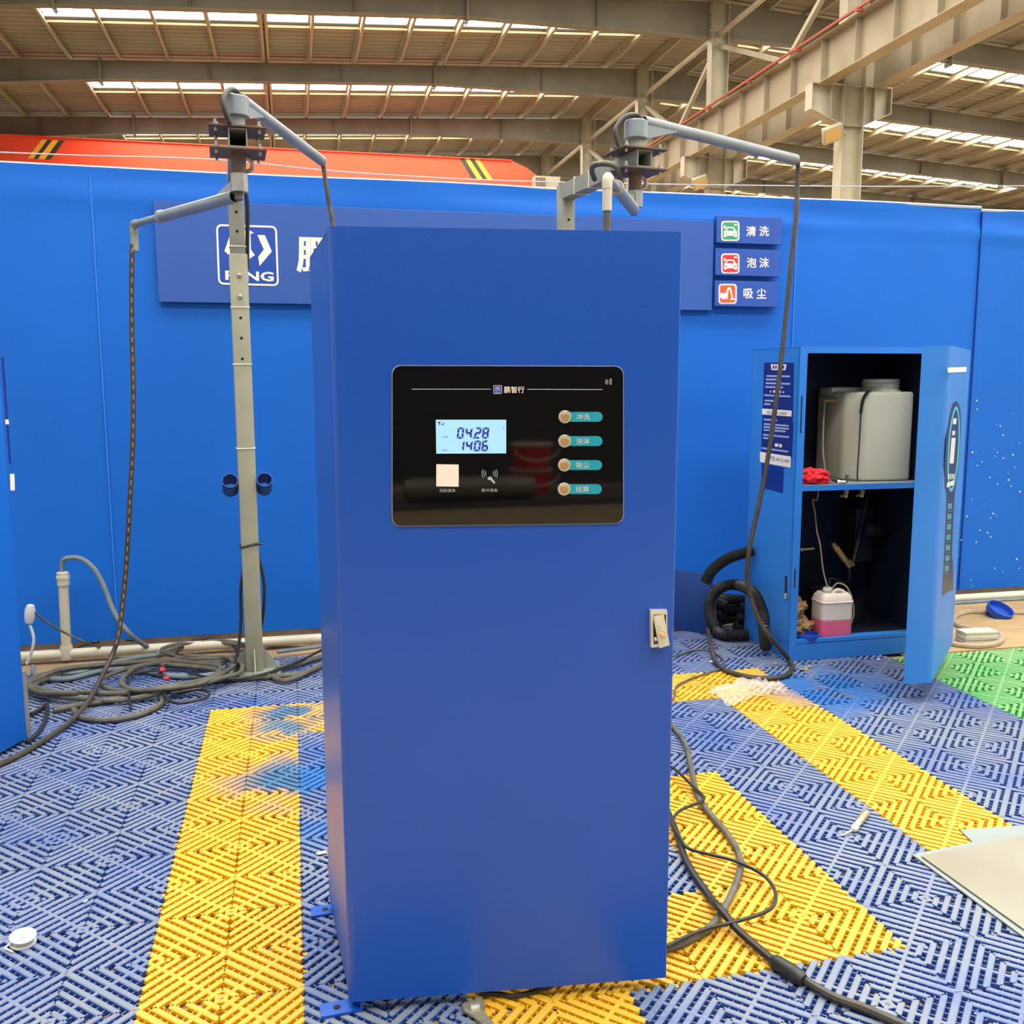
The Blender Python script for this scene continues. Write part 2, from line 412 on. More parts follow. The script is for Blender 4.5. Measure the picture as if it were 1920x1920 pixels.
for k, m_ in ((1, 'seam_light'), (2, 'seam_light'), (3, 'label_navy2')):
    b = MB(HALL); b.box((seams[k] - 0.003, WV - 0.009, 0.05), (seams[k] + 0.003, WV + 0.01, WZ - 0.03)); b.build('seam_strip', m_, wall)
b = MB(); rr = random.Random(3)
for k in range(46):                                        # white paint flecks on the right of the wall
    x = rr.uniform(1795, 1915); y = rr.uniform(740, 1100); p = wallP.at(x, y, 0.012); r = rr.uniform(0.002, 0.007)
    b.lathe([(r, 0), (r * 0.6, 0.002)], 7, p, -VV)
b.build('paint_flecks', 'white', wall, kind='stuff')
b = MB(); pts = [wallP.at(x, y) for x, y in ((-120, 286), (0, 291), (160, 297), (330, 301), (460, 309), (640, 327), (900, 342), (1180, 349), (1480, 353), (1700, 354), (2050, 352))]
b.tube(spline([p + ZZ * 0.015 for p in pts], 6), 0.0032, 6); b.build('tension_wire', 'pale_line', smooth=True, label='thin pale wire strung along the top of the blue wall', cat='wire')
# rubble strip between wall and tiles
b = MB(); nx = 150
vs = []; fs = []
for i in range(nx + 1):
    u = -4.4 + 11.4 * i / nx
    for j in range(7):
        v = WV - 0.13 + 0.11 * j / 6; hz = 0.055 * max(0, math.sin(math.pi * j / 6)) * (0.5 + 0.9 * abs(noise.noise(V((u * 5, v * 9, 2)))))
        vs.append(W(u, v, -0.02 + hz))
for i in range(nx):
    for j in range(6): fs.append((i * 7 + j, (i + 1) * 7 + j, (i + 1) * 7 + j + 1, i * 7 + j + 1))
b.add(vs, fs); b.build('rubble_ridge', 'dirt', smooth=True, label='crumbly brown dirt ridge along the foot of the blue wall', cat='dirt', kind='stuff')
# ================================================================ the hall: roof, rafters, purlins, skylights
UC = 11.43; BAY = 6.0; V0 = 18.4; ZR = CAMH + 9.3; U_L, U_R = -17.0, 41.0
def RV(k): return V0 + BAY * k + (0.45 if k == 1 else 0.0)
def top_z(u): return ZR + 0.053 * (u + 0.4) if u <= UC else ZR + 0.053 * (UC + 0.4) - 0.058 * (u - UC)
def web(u):
    t = [(-17, 0.95), (-5.0, 0.5), (4.6, 0.52), (UC, 0.88), (18.5, 0.55), (30, 0.52), (41, 0.9)]
    for (a, x), (c, y) in zip(t, t[1:]):
        if a <= u <= c: return x + (y - x) * (u - a) / (c - a)
    return 0.6
ceil = MB(HALL)
vs = []; fs = []; v = -10.0; prof = []
while v < 58: prof += [(v, 0.0), (v + 0.19, 0.0), (v + 0.22, 0.035), (v + 0.27, 0.035)]; v += 0.3
def SKE(k): return 2.7 if k == 1 else 3.3
def in_sky(v): return any(0.89 < v - RV(k) < SKE(k) + 0.01 for k in range(-4, 6))
def sheet(u0, u1, pr):
    k = len(vs)
    for v, h in pr: vs.extend([(u0, v, top_z(u0) + 0.23 + h), (u1, v, top_z(u1) + 0.23 + h)])
    for i in range(len(pr) - 1): fs.append((k + 2 * i, k + 2 * i + 1, k + 2 * i + 3, k + 2 * i + 2))
PU = 1.33
SK_L = (-5.815, -5.815 + PU * 12); SK_R = (13.4, 13.4 + PU * 15)
solid = [(U_L, SK_L[0]), (SK_L[1], UC), (UC, SK_R[0]), (SK_R[1], U_R)]
for a, c in solid: sheet(a, c, prof)
runs = []; cur = []
for q in prof:
    if in_sky(q[0]):
        if cur: runs.append(cur); cur = []
    else: cur.append(q)
if cur: runs.append(cur)
for a, c in (SK_L, SK_R):
    for r in runs:
        if len(r) > 1: sheet(a, c, r)
ceil.add(vs, fs); ceiling = ceil.build('ceiling', 'roof_sheet', kind='structure', origin=V((0, 0, 0)))
pane = {}
def pane_mesh(sl, d):
    me = bpy.data.meshes.new('skylight_pane')
    me.from_pydata([(0.04, 0, 0.04 * sl), (PU - 0.04, 0, (PU - 0.04) * sl), (PU - 0.04, d, (PU - 0.04) * sl), (0.04, d, 0.04 * sl), (0.04, 0, 0.04 * sl + .02), (PU - 0.04, 0, (PU - 0.04) * sl + .02), (PU - 0.04, d, (PU - 0.04) * sl + .02), (0.04, d, 0.04 * sl + .02)], [], [(0, 3, 2, 1), (4, 5, 6, 7), (0, 1, 5, 4), (1, 2, 6, 5), (2, 3, 7, 6), (3, 0, 4, 7)])
    me.materials.append(MATS['white']); me.materials.append(MATS['skylight']); me.polygons[0].material_index = 1; return me
PL, PR = {k: pane_mesh(0.053, SKE(k) - 0.9) for k in (1, 2)}, {k: pane_mesh(-0.058, SKE(k) - 0.9) for k in (1, 2)}
for k in range(-4, 6):
    v = RV(k) + 0.9
    for (a, n, me) in ((SK_L[0], 12, PL[1 if k == 1 else 2]), (SK_R[0], 15, PR[1 if k == 1 else 2])):
        for i in range(n):
            u = a + PU * i; link_mesh('skylight_pane', me, ceiling, HALL @ Matrix.Translation((u, v, top_z(u) + 0.235)))
# purlins: one Z-section shared by all, sloping roof handled by height only
pm = MB(); pm.box((-0.005, -10, 0), (0.005, 58, 0.2)); pm.box((-0.005, -10, 0), (0.075, 58, 0.008)); pm.box((-0.075, -10, 0.192), (0.005, 58, 0.2)); pm.box((0.068, -10, 0), (0.075, 58, 0.022))
pme = bpy.data.meshes.new('purlin'); pme.from_pydata([tuple(p) for p in pm.v], [], pm.f); pme.materials.append(MATS['purlin'])
link_mesh('purlin', pme, ceiling, HALL @ Matrix.Translation((SK_L[0] + PU * 4 + 0.13, 0, top_z(SK_L[0] + PU * 4) + 0.015)))
u = SK_L[0] - PU * 8
while u < U_R:
    link_mesh('purlin', pme, ceiling, HALL @ Matrix.Translation((u, 0, top_z(u) + 0.015)))
    u += PU
# cream flashing below each skylight strip, between the purlins
for k in range(0, 6):
    for (a, n) in ((SK_L[0], 12), (SK_R[0], 15)):
        b = MB(HALL); v = RV(k) + SKE(k) + 0.22; c = a + PU * n
        b.add([(a, v, top_z(a) + 0.15), (c, v, top_z(c) + 0.15), (c, v + 0.03, top_z(c) + 0.21), (a, v + 0.03, top_z(a) + 0.21), (a, v + .05, top_z(a) + 0.15), (c, v + .05, top_z(c) + 0.15)], [(0, 1, 2, 3), (3, 2, 5, 4), (0, 4, 5, 1)])
        b.build('flashing', 'cream_flash', ceiling)
def rafter(v):
    us = sorted(set([U_L, -14, -11, -8, -5.0, -2, 1, 4.6, 8, UC - 0.24, UC + 0.24, 15, 18.5, 22, 26, 30, 35, U_R]))
    b = MB(HALL @ Matrix.Translation((0, v, 0)))
    for a, c in zip(us, us[1:]):
        if a < UC < c: continue
        ta, tc = top_z(a), top_z(c); ba, bc = ta - web(a), tc - web(c)
        b.prism([(a, -0.006, ba), (c, -0.006, bc), (c, -0.006, tc), (a, -0.006, ta)], (0, 0.012, 0))
        for za, zc in ((ta, tc), (ba, bc)):
            b.prism([(a, -0.13, za - 0.008), (c, -0.13, zc - 0.008), (c, -0.13, zc + 0.008), (a, -0.13, za + 0.008)], (0, 0.26, 0))
    for s in (-11, -8, -2, 1.8, 8, 15, 22, 26, 35):
        b.box((s - 0.005, -0.12, top_z(s) - web(s)), (s + 0.005, 0.12, top_z(s)))
    o = b.build('roof_beam', 'hall_steel', ceiling)
    for s in (-5.0, 4.6, 18.5, 30.0):
        p = MB(HALL @ Matrix.Translation((0, v, 0))); z0 = top_z(s) - web(s) - 0.16; z1 = top_z(s) + 0.14
        p.prism([(s - 0.03, -0.17, z0 + 0.1), (s, -0.17, z0), (s + 0.03, -0.17, z0 + 0.1), (s + 0.03, -0.17, z1 - 0.06), (s, -0.17, z1), (s - 0.03, -0.17, z1 - 0.06)], (0, 0.34, 0))
        for q in (-0.09, 0.09):
            for t in range(5):
                z = z0 + 0.07 + (z1 - z0 - 0.14) * t / 4; p.cyl((s - 0.06, q, z), (s + 0.06, q, z), 0.016, n=6)
        p.build('splice_plate', 'hall_steel', o)
for k in range(1, 7): rafter(RV(k))
# ---------------------------------------------------------------- columns with crane brackets
ordn = ['nearest steel column with a crane bracket, rising behind the blue wall on the right', 'second steel column, behind the crane beam right of the cabinet',
        'third steel column, above the right pole arm', 'fourth steel column, by the end of the orange crane', 'fifth steel column, small and dark behind the crane end']
BR_Z = 7.5
for k in range(5):
    v = RV(k); M = HALL @ Matrix.Translation((UC, v, 0))
    t = thing('steel_column', ordn[k], 'column', M, 'row of hall columns')
    zt = top_z(UC) - (0.0 if k else 0.0)
    b = MB(M); b.box((-0.235, -0.007, -0.02), (0.235, 0.007, zt)); b.build('web', 'hall_column', t)
    for s in (-1, 1):
        b = MB(M); b.box((s * 0.235 - 0.009, -0.15, -0.02), (s * 0.235 + 0.009, 0.15, zt)); b.build('flange', 'hall_column', t)
    b = MB(M); b.box((-0.25, -0.1, zt - 0.9), (-0.27, 0.13, zt)); b.box((0.25, -0.1, zt - 0.9), (0.27, 0.13, zt))
    for s in (-1, 1):
        for q in range(6): b.cyl((s * 0.2, -0.09, zt - 0.85 + q * 0.15), (s * 0.3, -0.09, zt - 0.85 + q * 0.15), 0.016, n=6)
    b.build('end_plate', 'hall_column', t)
    for s in (-1, 1):
        b = MB(M); L = 0.82 if s < 0 else 0.75
        x0, x1 = s * 0.244, s * (0.244 + L - 0.12)
        b.prism([(x0, -0.008, BR_Z - 0.78), (x0, -0.008, BR_Z), (x1, -0.008, BR_Z), (x1, -0.008, BR_Z - 0.5)], (0, 0.016, 0))
        b.box((min(x0, x1), -0.14, BR_Z - 0.012), (max(x0, x1), 0.14, BR_Z + 0.01))
        b.prism([(x0, -0.14, BR_Z - 0.79), (x1, -0.14, BR_Z - 0.51), (x1, -0.14, BR_Z - 0.49), (x0, -0.14, BR_Z - 0.77)], (0, 0.28, 0))
        b.box((x1 - 0.01, -0.13, BR_Z - 0.5), (x1 + 0.01, 0.13, BR_Z)); b.box((s * 0.5 - .008, -0.12, BR_Z - 0.64), (s * 0.5 + .008, 0.12, BR_Z))
        b.build('crane_bracket', 'hall_column', t)
        for zz in (BR_Z - 0.005, BR_Z - 0.78):
            pass
    b = MB(M); b.box((-0.23, -0.12, BR_Z - 0.012), (0.23, 0.12, BR_Z)); b.box((-0.23, -0.12, BR_Z - 0.79), (0.23, 0.12, BR_Z - 0.778)); b.build('stiffener', 'hall_column', t)
for s, off, lab in ((-1, -0.62, 'long crane runway beam with a red conductor rail, left of the columns'), (1, 0.6, 'long crane runway beam without a red rail, right of the columns')):
    M = HALL @ Matrix.Translation((UC + off, 0, 0)); t = thing('runway_beam', lab, 'crane beam', M @ Matrix.Translation((0, 30, BR_Z + .01)))
    va, vb = 7.0, 56.0
    b = MB(M); b.box((-0.006, va, BR_Z + 0.025), (0.006, vb, BR_Z + 0.85)); b.build('web', 'hall_beam', t)
    b = MB(M); b.box((-0.16, va, BR_Z + 0.01), (0.16, vb, BR_Z + 0.028)); b.build('bottom_flange', 'hall_beam', t)
    b = MB(M); b.box((-0.2, va, BR_Z + 0.85), (0.2, vb, BR_Z + 0.87)); b.build('top_flange', 'hall_beam', t)
    st = MB(M); st.box((-0.14, -0.006, BR_Z + 0.03), (0.14, 0.006, BR_Z + 0.85))
    sm = bpy.data.meshes.new('stiffener'); sm.from_pydata([tuple((M.inverted() @ p)) for p in st.v], [], st.f); sm.materials.append(MATS['hall_beam'])
    q = va + 0.5
    while q < 42: link_mesh('stiffener', sm, t, M @ Matrix.Translation((0, q, 0))); q += 1.2
    b = MB(M); b.box((-0.035, va, BR_Z + 0.87), (0.035, vb, BR_Z + 0.97)); b.build('rail', 'rusty', t)
    if s < 0:
        b = MB(M); b.box((-0.27, va, BR_Z + 0.9), (-0.225, vb, BR_Z + 0.945)); b.build('conductor_rail', 'rail_red', t)
        b = MB(M)
        for q in range(18): b.box((-0.32, va + 1 + q * 2.2, BR_Z + 0.84), (-0.18, va + 1.06 + q * 2.2, BR_Z + 0.9))
        b.build('rail_clips', 'rail_red', t, kind='stuff')
# ties between the column heads, V braces down to the runway beam
tie_names = ['first pale tie bar between the column heads, at the top edge', 'second pale tie bar, between the second and third column heads', 'third pale tie bar, between the third and fourth column heads', 'last pale tie bar, running down towards the end of the orange crane']
for k in range(4):
    a = RV(k); z = CAMH + 9.15; b = MB(HALL)
    b.cyl((UC, a + 0.02, z), (UC, RV(k + 1) - 0.02, z), 0.07, n=12); b.build('tie_bar', 'hall_column', smooth=True, label=tie_names[k], cat='tie bar', group='tie bars between the columns')
for k in range(3):
    a = RV(k); e1 = RV(k + 1); mid = a + BAY / 2 - 0.3; b = MB(HALL); M0 = HALL @ Matrix.Translation((UC, mid, BR_Z + 1.2))
    t = thing('roof_brace', ['sloping V brace beside the nearest column above the crane beam', 'sloping V brace between the second and third columns', 'sloping V brace between the third and fourth columns'][k], 'brace', M0, 'V braces between the columns')
    for e in (a + 0.1, e1 - 0.1):
        b = MB(HALL); b.bar((UC, mid, CAMH + 7.3), (UC, e, CAMH + 8.85), 0.11, 0.11); b.build('brace_leg', 'hall_column', t)
    b = MB(HALL); b.box((UC - 0.01, mid - 0.25, CAMH + 7.12), (UC + 0.01, mid + 0.25, CAMH + 7.42)); b.build('gusset', 'hall_column', t)
# flood lamps on the two nearest columns
for k, (x, y, lab) in enumerate(((1543, 252, 'square flood lamp tilted down on the nearest steel column'), (1300, 343, 'small flood lamp low on the second steel column'))):
    p = W(UC - 0.55, RV(k) - 0.3, 0); z = D(x, y, p.y).z; p.z = z
    M = Matrix.Translation(p) @ Matrix.Rotation(HA, 4, 'Z') @ Matrix.Rotation(math.radians(38), 4, 'X') @ Matrix.Rotation(math.radians(-25), 4, 'Y')
    t = thing('flood_lamp', lab, 'lamp', M)
    b = MB(M); b.box((-0.2, -0.03, -0.17), (0.2, 0.08, 0.17)); b.build('housing', 'hall_column', t, bevel=0.01)
    b = MB(M); b.box((-0.165, -0.036, -0.135), (0.165, -0.028, 0.135)); b.build('glass', 'lamp_face', t)
    b = MB(M)
    for q in range(5): b.box((-0.16 + q * 0.078, 0.08, -0.14), (-0.15 + q * 0.078, 0.12, 0.14))
    b.build('cooling_fins', 'hall_column', t)
    b = MB(); b.tube([M @ V((0.2, 0.02, 0)), p + UU * 0.3 + ZZ * 0.02, W(UC - 0.24, RV(k) - 0.1, z)], 0.02, 8); b.build('bracket', 'hall_column', t)
# ---------------------------------------------------------------- the orange overhead crane
CV = 34.4
crP = Plane(W(0, CV, 0), -VV)
def cu(x, y): p = crP.at(x, y); return p.dot(UU), p.z
zt = cu(500, 278)[1]; ur, _ = cu(1018, 325); zb = zt - 1.45
M = HALL @ Matrix.Translation((0, CV + 0.3, zb))
t = thing('overhead_crane', 'bright orange overhead crane girder spanning behind the blue wall', 'crane', M)
b = MB(HALL); ul = -13.0
b.prism([(ul, CV, zt - 0.75), (ul + 1.4, CV, zt), (ur - 1.15, CV, zt), (ur - 0.6, CV, zt - 0.22), (ur, CV, zt - 0.62), (ur, CV, zt - 1.0), (ur - 2.0, CV, zb), (ul + 2.0, CV, zb), (ul, CV, zt - 1.0)], (0, 0.55, 0))
g = b.build('girder', 'crane_orange', t)
b = MB(HALL); b.box((ul + 1.4, CV - 0.06, zt - 0.012), (ur - 1.15, CV + 0.61, zt + 0.018)); b.build('top_plate', 'crane_orange', t)
for pts, m in (([(52, 297), (78, 262), (89, 262), (63, 297)], 'stripe_yellow'), ([(63, 297), (89, 262), (98, 263), (71, 298)], 'stripe_black'), ([(71, 298), (98, 263), (110, 263), (84, 299)], 'stripe_yellow'), ([(84, 299), (110, 263), (121, 264), (95, 299)], 'stripe_black'),
               ([(861, 295), (870, 295), (895, 336), (885, 336)], 'stripe_black'), ([(870, 295), (879, 296), (905, 336), (895, 336)], 'stripe_yellow'), ([(879, 296), (888, 296), (914, 337), (905, 336)], 'stripe_black'), ([(888, 296), (897, 297), (924, 337), (914, 337)], 'stripe_yellow')):
    b = MB(); pxpoly(b, crP, pts, 0.004, 0.004); b.build('warning_stripe', m, g)
b = MB(HALL); b.box((ur - 0.42, CV - 0.35, zt - 1.1), (ur + 0.55, CV + 1.2, zt - 0.55)); b.build('end_carriage', 'hall_column', t)
b = MB(HALL); b.box((ur - 0.36, CV - 0.42, zt - 1.03), (ur - 0.02, CV - 0.34, zt - 0.62)); b.build('drive_opening', 'rusty', t)
b = MB(HALL); b.box((ur + 0.5, CV - 0.5, zt - 1.0), (ur + 1.0, CV + 0.3, zt - 0.75)); b.cyl((ur + 0.75, CV - 0.4, zt - 0.9), (ur + 0.75, CV + 0.3, zt - 0.9), 0.12); b.build('drive_motor', 'rusty', t)
b = MB(HALL); b.prism([(ur + 0.85, CV - 0.4, zt - 0.98), (ur + 1.25, CV - 0.4, zt - 0.98), (ur + 1.25, CV - 0.4, zt - 0.62), (ur + 1.05, CV - 0.4, zt - 0.62)], (0, 0.2, 0)); b.build('buffer', 'crane_orange', t)
# ---------------------------------------------------------------- dark wall added out of view so the glass panel mirrors a dark backdrop
b = MB(HALL); b.box((-16, -10.2, -0.02), (22, -10.0, 4.2)); b.build('wall_backdrop', 'back_dark', kind='structure', origin=V((0, -10, 0)))
# ================================================================ main cabinet (its door stands slightly ajar)
PF = G(652, 1880, 0.03); PRt = G(1250, 1833, 0.03)
dang = math.degrees(math.atan2(PRt.y - PF.y, PRt.x - PF.x)); DW = (PRt - PF).length
DM = frame((PF.x, PF.y, 0), dang)                       # door frame: x along the front, y inwards
ZT = D(606, 421, PF.y).z - 0.003
TR = 0.034                                             # door tray depth
dirx = V((math.cos(math.radians(dang)), math.sin(math.radians(dang)), 0)); dn = V((dirx.y, -dirx.x, 0))
hinge = PF - dn * (TR + 0.004); BA = 16.6
BM = frame((hinge.x, hinge.y, 0), BA)
cab = thing('wash_cabinet', 'tall royal blue car wash cabinet with black screen panel, in the middle', 'cabinet', frame((0, 2.35, 0), BA))
CW, CD = 0.80, 0.46
b = MB(BM); t_ = 0.003
b.box((0, 0, 0.03), (t_, CD, ZT - 0.006)); b.box((CW - t_, 0, 0.03), (CW, CD, ZT - 0.006)); b.box((0, CD - t_, 0.03), (CW, CD, ZT - 0.006))
b.box((0, 0, 0.03), (CW, CD, 0.034)); b.box((0, 0, ZT - 0.01), (CW, CD, ZT - 0.006))
b.build('body', 'cab_blue', cab)
b = MB(BM)
for x0, x1, z0, z1 in ((0.003, 0.035, 0.034, ZT - 0.01), (CW - 0.035, CW - 0.003, 0.034, ZT - 0.01), (0.035, CW - 0.035, 0.034, 0.07), (0.035, CW - 0.035, ZT - 0.05, ZT - 0.01)): b.box((x0, 0.004, z0), (x1, 0.02, z1))
b.build('front_frame', 'cab_blue', cab)
# door: plate with rounded vertical edges
prof = [(0.0, TR)]
for k in range(7):
    a = math.pi - math.pi / 2 * k / 6; prof.append((0.022 + 0.022 * math.cos(a), 0.022 - 0.022 * math.sin(a)))
for k in range(5):
    a = math.pi / 2 * (1 - k / 4); prof.append((DW - 0.006 + 0.006 * math.cos(a), 0.006 - 0.006 * math.sin(a)))
prof.append((DW, TR))
b = MB(DM); b.prism([(x, y, 0.03) for x, y in prof], (0, 0, ZT - 0.03)); door = b.build('door', 'cab_blue', cab, smooth=True)
for k, (x, y) in enumerate(((0.03, -0.018), (0.045, 0.43), (CW - 0.11, 0.36))):
    b = MB(BM); b.box((x - 0.1, y - 0.02, 0.0), (x, y + 0.03, 0.006)); b.box((x - 0.006, y - 0.02, 0.0), (x, y + 0.03, 0.034))
    f = b.build('floor_tab', 'cab_blue', cab)
    b = MB(BM); b.lathe([(0.009, 0.0062), (0.009, 0.0068)], 14, (x - 0.06, y + 0.005, 0)); b.build('bolt_hole', 'dark_hole', f)
dP = Plane(PF, dn)
# screen panel
sp = rrect(736, 686, 1168, 986, 16)
k_ = 0.006
sp = [(x, y + (x - 736) * 0.003 - (0 if y < 836 else (x - 736) * 0.016)) for x, y in sp]
b = MB(); pxpoly(b, dP, [(952 + (x - 952) * 1.006, 836 + (y - 836) * 1.008) for x, y in sp], 0.0, 0.0015); pan_rim = b.build('panel_rim', 'pale_line', door)
b = MB(); pxpoly(b, dP, sp, 0.0015, 0.003); panel = b.build('screen_panel', 'glass_black', door, label='glossy black control panel')
O = 0.0049
b = MB(); pxpoly(b, dP, [(817, 787), (949, 787), (949, 850), (818, 850.5)], 0.0046, 0.0012); lcd = b.build('lcd_display', 'lcd', panel, label='pale blue lit display')
def seg7(mb, ch, x, y, w, h, sl=0.12, th=3.7):
    S = {'0': 'abcdef', '1': 'bc', '2': 'abged', '4': 'fgbc', '6': 'afgedc', '8': 'abcdefg'}[ch]
    def P(u, q): return (x + u * w + (1 - q) * h * sl, y + q * h)
    e = th / w; g = th / h; L = {'a': ((.1, 0), (.9, 0), (.9 - e, g), (.1 + e, g)), 'd': ((.1, 1), (.9, 1), (.9 - e, 1 - g), (.1 + e, 1 - g)),
        'g': ((.14, .5 - g / 2), (.86, .5 - g / 2), (.86, .5 + g / 2), (.14, .5 + g / 2)), 'f': ((0, .04), (e, .04 + g), (e, .46), (0, .48)), 'b': ((1, .04), (1 - e, .04 + g), (1 - e, .46), (1, .48)),
        'e': ((0, .96), (e, .96 - g), (e, .54), (0, .52)), 'c': ((1, .96), (1 - e, .96 - g), (1 - e, .54), (1, .52))}
    for s in S: pxpoly(mb, dP, [P(u, q) for u, q in L[s]], O + 0.001, 0.0003)
for row, (ds, xs, y_, h_) in enumerate((('0428', (856, 871.5, 888.5, 903), 801.5, 21), ('1406', (857, 872, 887.5, 902), 826, 20))):
    for ch, x in zip(ds, xs): b = MB(); seg7(b, ch, x, y_, 12.3, h_); b.build('digit', 'ink_blue', panel)
b = MB()
pxpoly(b, dP, [(887, 819.5), (890, 819.5), (889.7, 822.5), (886.7, 822.5)], O + .001, .0003)
pxtext(b, dP, '计费', 830, 817.5, 838.5, 821, O + .0012); pxtext(b, dP, '时间', 830, 842.5, 838.5, 846, O + .0012); pxtext(b, dP, '°C', 941, 801, 945.5, 805, O + .0012)
pxpoly(b, dP, [(820, 791), (827, 791), (824.2, 794), (824.2, 797), (822.8, 797), (822.8, 794)], O + .001, .0003)
for k in range(4): pxpoly(b, dP, [(826.5 + k * 1.6, 796 - k * 1.2), (827.5 + k * 1.6, 796 - k * 1.2), (827.5 + k * 1.6, 797), (826.5 + k * 1.6, 797)], O + .001, .0003)
b.build('display_symbols', 'ink_blue', panel, kind='stuff')
b = MB(); pxpoly(b, dP, [(772, 729.2), (920, 729.2), (920, 730.4), (772, 730.4)], O, .0003); pxpoly(b, dP, [(988.5, 729.4), (1130, 729.8), (1130, 731), (988.5, 730.6)], O, .0003)
b.build('title_lines', 'pale_line', panel)
b = MB(); pxtext(b, dP, '鹏智行', 945, 724.5, 983, 737, O, 0.008); b.build('title_lettering', 'cream_print', panel)
b = MB(); pxpoly(b, dP, rrect(925.2, 722.5, 941, 738.5, 1.2, 2), O - .0002, .0003); pxb = b.build('title_emblem', 'logo_blue', panel)
b = MB()
pxring(b, dP, rrect(925.2, 722.5, 941, 738.5, 1.2, 2), rrect(926, 723.3, 940.2, 737.7, 1, 2), O + .0002, .0002)
for pts in ([(931, 726), (928.5, 729.5), (930.3, 733), (931.2, 733), (930, 729.7), (932, 726)], [(935, 726), (937.6, 729.5), (935.8, 733), (935, 733), (936.2, 729.7), (934, 726)], [(932.5, 725), (933.7, 725), (933.7, 732), (932.5, 732)]): pxpoly(b, dP, pts, O + .0002, .0002)
pxtext(b, dP, 'PENG', 929, 735, 937.5, 736.8, O + .0003); b.build('emblem_mark', 'white', pxb)
b = MB(); pxtext(b, dP, '®', 1134.5, 711.5, 1141, 721, O); [pxpoly(b, dP, [(1143, y), (1147, y), (1147, y + 1.6), (1143, y + 1.6)], O, .0002) for y in (710.5, 713.4, 716.3, 719.2)]
b.build('registered_mark', 'pale_line', panel)
b = MB(); pxpoly(b, dP, [(818, 870.5), (860, 871), (860, 912.5), (818, 912)], O, .0004); b.build('code_plate', 'cream_print', panel, label='plain pale square')
b = MB(); pxtext(b, dP, '扫码洗车', 824, 916.5, 854, 923, O); b.build('code_caption', 'pale_line', panel); b = MB(); pxtext(b, dP, '刷卡洗车', 903, 916, 933, 922.5, O); b.build('card_caption', 'pale_line', panel); b = MB()
def arc(mb, cx, cy, r, a0, a1, wd):
    n = 8; outer = []; inner = []
    for k in range(n + 1):
        a = math.radians(a0 + (a1 - a0) * k / n); outer.append((cx + (r + wd) * math.cos(a), cy + (r + wd) * math.sin(a))); inner.append((cx + r * math.cos(a), cy + r * math.sin(a)))
    pxpoly(mb, dP, outer + inner[::-1], O, .0003)
for r in (7, 10.5, 14): arc(b, 918, 888, r, -32, 32, 0.9); arc(b, 918, 888, r, 148, 212, 0.9)
b.build('wave_arcs', 'pale_line', panel, kind='stuff'); b = MB()
pxpoly(b, dP, [(914, 896), (920, 893), (925, 900), (929, 905), (926, 907), (921, 901), (915, 899)], O, .0003)
b.build('card_symbol', 'pale_line', panel)
for (y, tx) in ((781.5, '冲洗'), (827, '泡沫'), (872, '吸尘'), (917, '结算')):
    dx = -(y - 781) * 0.012
    b = MB(); pxpoly(b, dP, rrect(1047 + dx, y - 9.2, 1130 + dx, y + 9.2, 9.1, 8), O - .0002, .0006); cap_ = b.build('button_label', 'teal', panel)
    b = MB(); pxtext(b, dP, tx, 1081 + dx, y - 5.5, 1106 + dx, y + 5.8, O + .0008); b.build('lettering', 'white', cap_)
    c = dP.at(1059 + dx, y, 0.0048); rb = (dP.at(1071 + dx, y) - dP.at(1059 + dx, y)).length
    b = MB(); b.lathe([(rb, 0), (rb, 0.003), (rb * 0.9, 0.005), (rb * 0.72, 0.005), (rb * 0.7, 0.003), (0, 0.003)], 32, c, dn); bt = b.build('push_button', 'chrome', panel, smooth=True)
    b = MB(); b.lathe([(rb * 0.62, 0.003), (rb * 0.62, 0.0055), (rb * 0.55, 0.0065), (rb * 0.2, 0.0062), (0, 0.0062)], 28, c, dn); b.build('button_cap', 'brass', bt, smooth=True)
# latch
b = MB(); pxring(b, dP, [(1217, 1141.5), (1248, 1141.5), (1248.5, 1208), (1218, 1211.5)], [(1222, 1149), (1246, 1149), (1246, 1203), (1222.5, 1206)], 0.0, 0.014); lt = b.build('latch_housing', 'chrome', door)
b = MB(); pxpoly(b, dP, [(1221, 1148), (1247, 1148), (1247, 1204), (1221.5, 1207)], 0.0005, 0.0008); b.build('latch_recess', 'dark_hole', lt)
a0 = dP.at(1224, 1156, 0.012); a1 = dP.at(1244, 1153, 0.012); c1 = dP.at(1255.5, 1210, 0.045); c0 = dP.at(1236, 1216, 0.045)
nn = (a1 - a0).cross(c1 - a1).normalized(); nn = nn if nn.dot(dn) > 0 else -nn
b = MB(); b.prism([a0, a1, c1, c0], nn * 0.004); lv = b.build('latch_lever', 'zinc', lt)
mid = a0 * 0.2 + a1 * 0.2 + c0 * 0.3 + c1 * 0.3 + nn * 0.004
b = MB(); b.lathe([(0.0085, 0.0), (0.0085, 0.003), (0.0065, 0.003), (0.0065, 0.0015), (0.0045, 0.0015), (0.0045, 0.0035), (0, 0.0035)], 20, mid, nn); b.build('key_lock', 'brass', lv, smooth=True)
b = MB(); b.cyl(dP.at(1224, 1152, 0.008), dP.at(1246, 1151, 0.008), 0.004, n=10); b.build('latch_pin', 'chrome', lt); b = MB(); b.cyl(dP.at(1228, 1196, 0.006), dP.at(1230, 1202, 0.012), 0.004, n=10); b.build('latch_pin', 'chrome', lt)
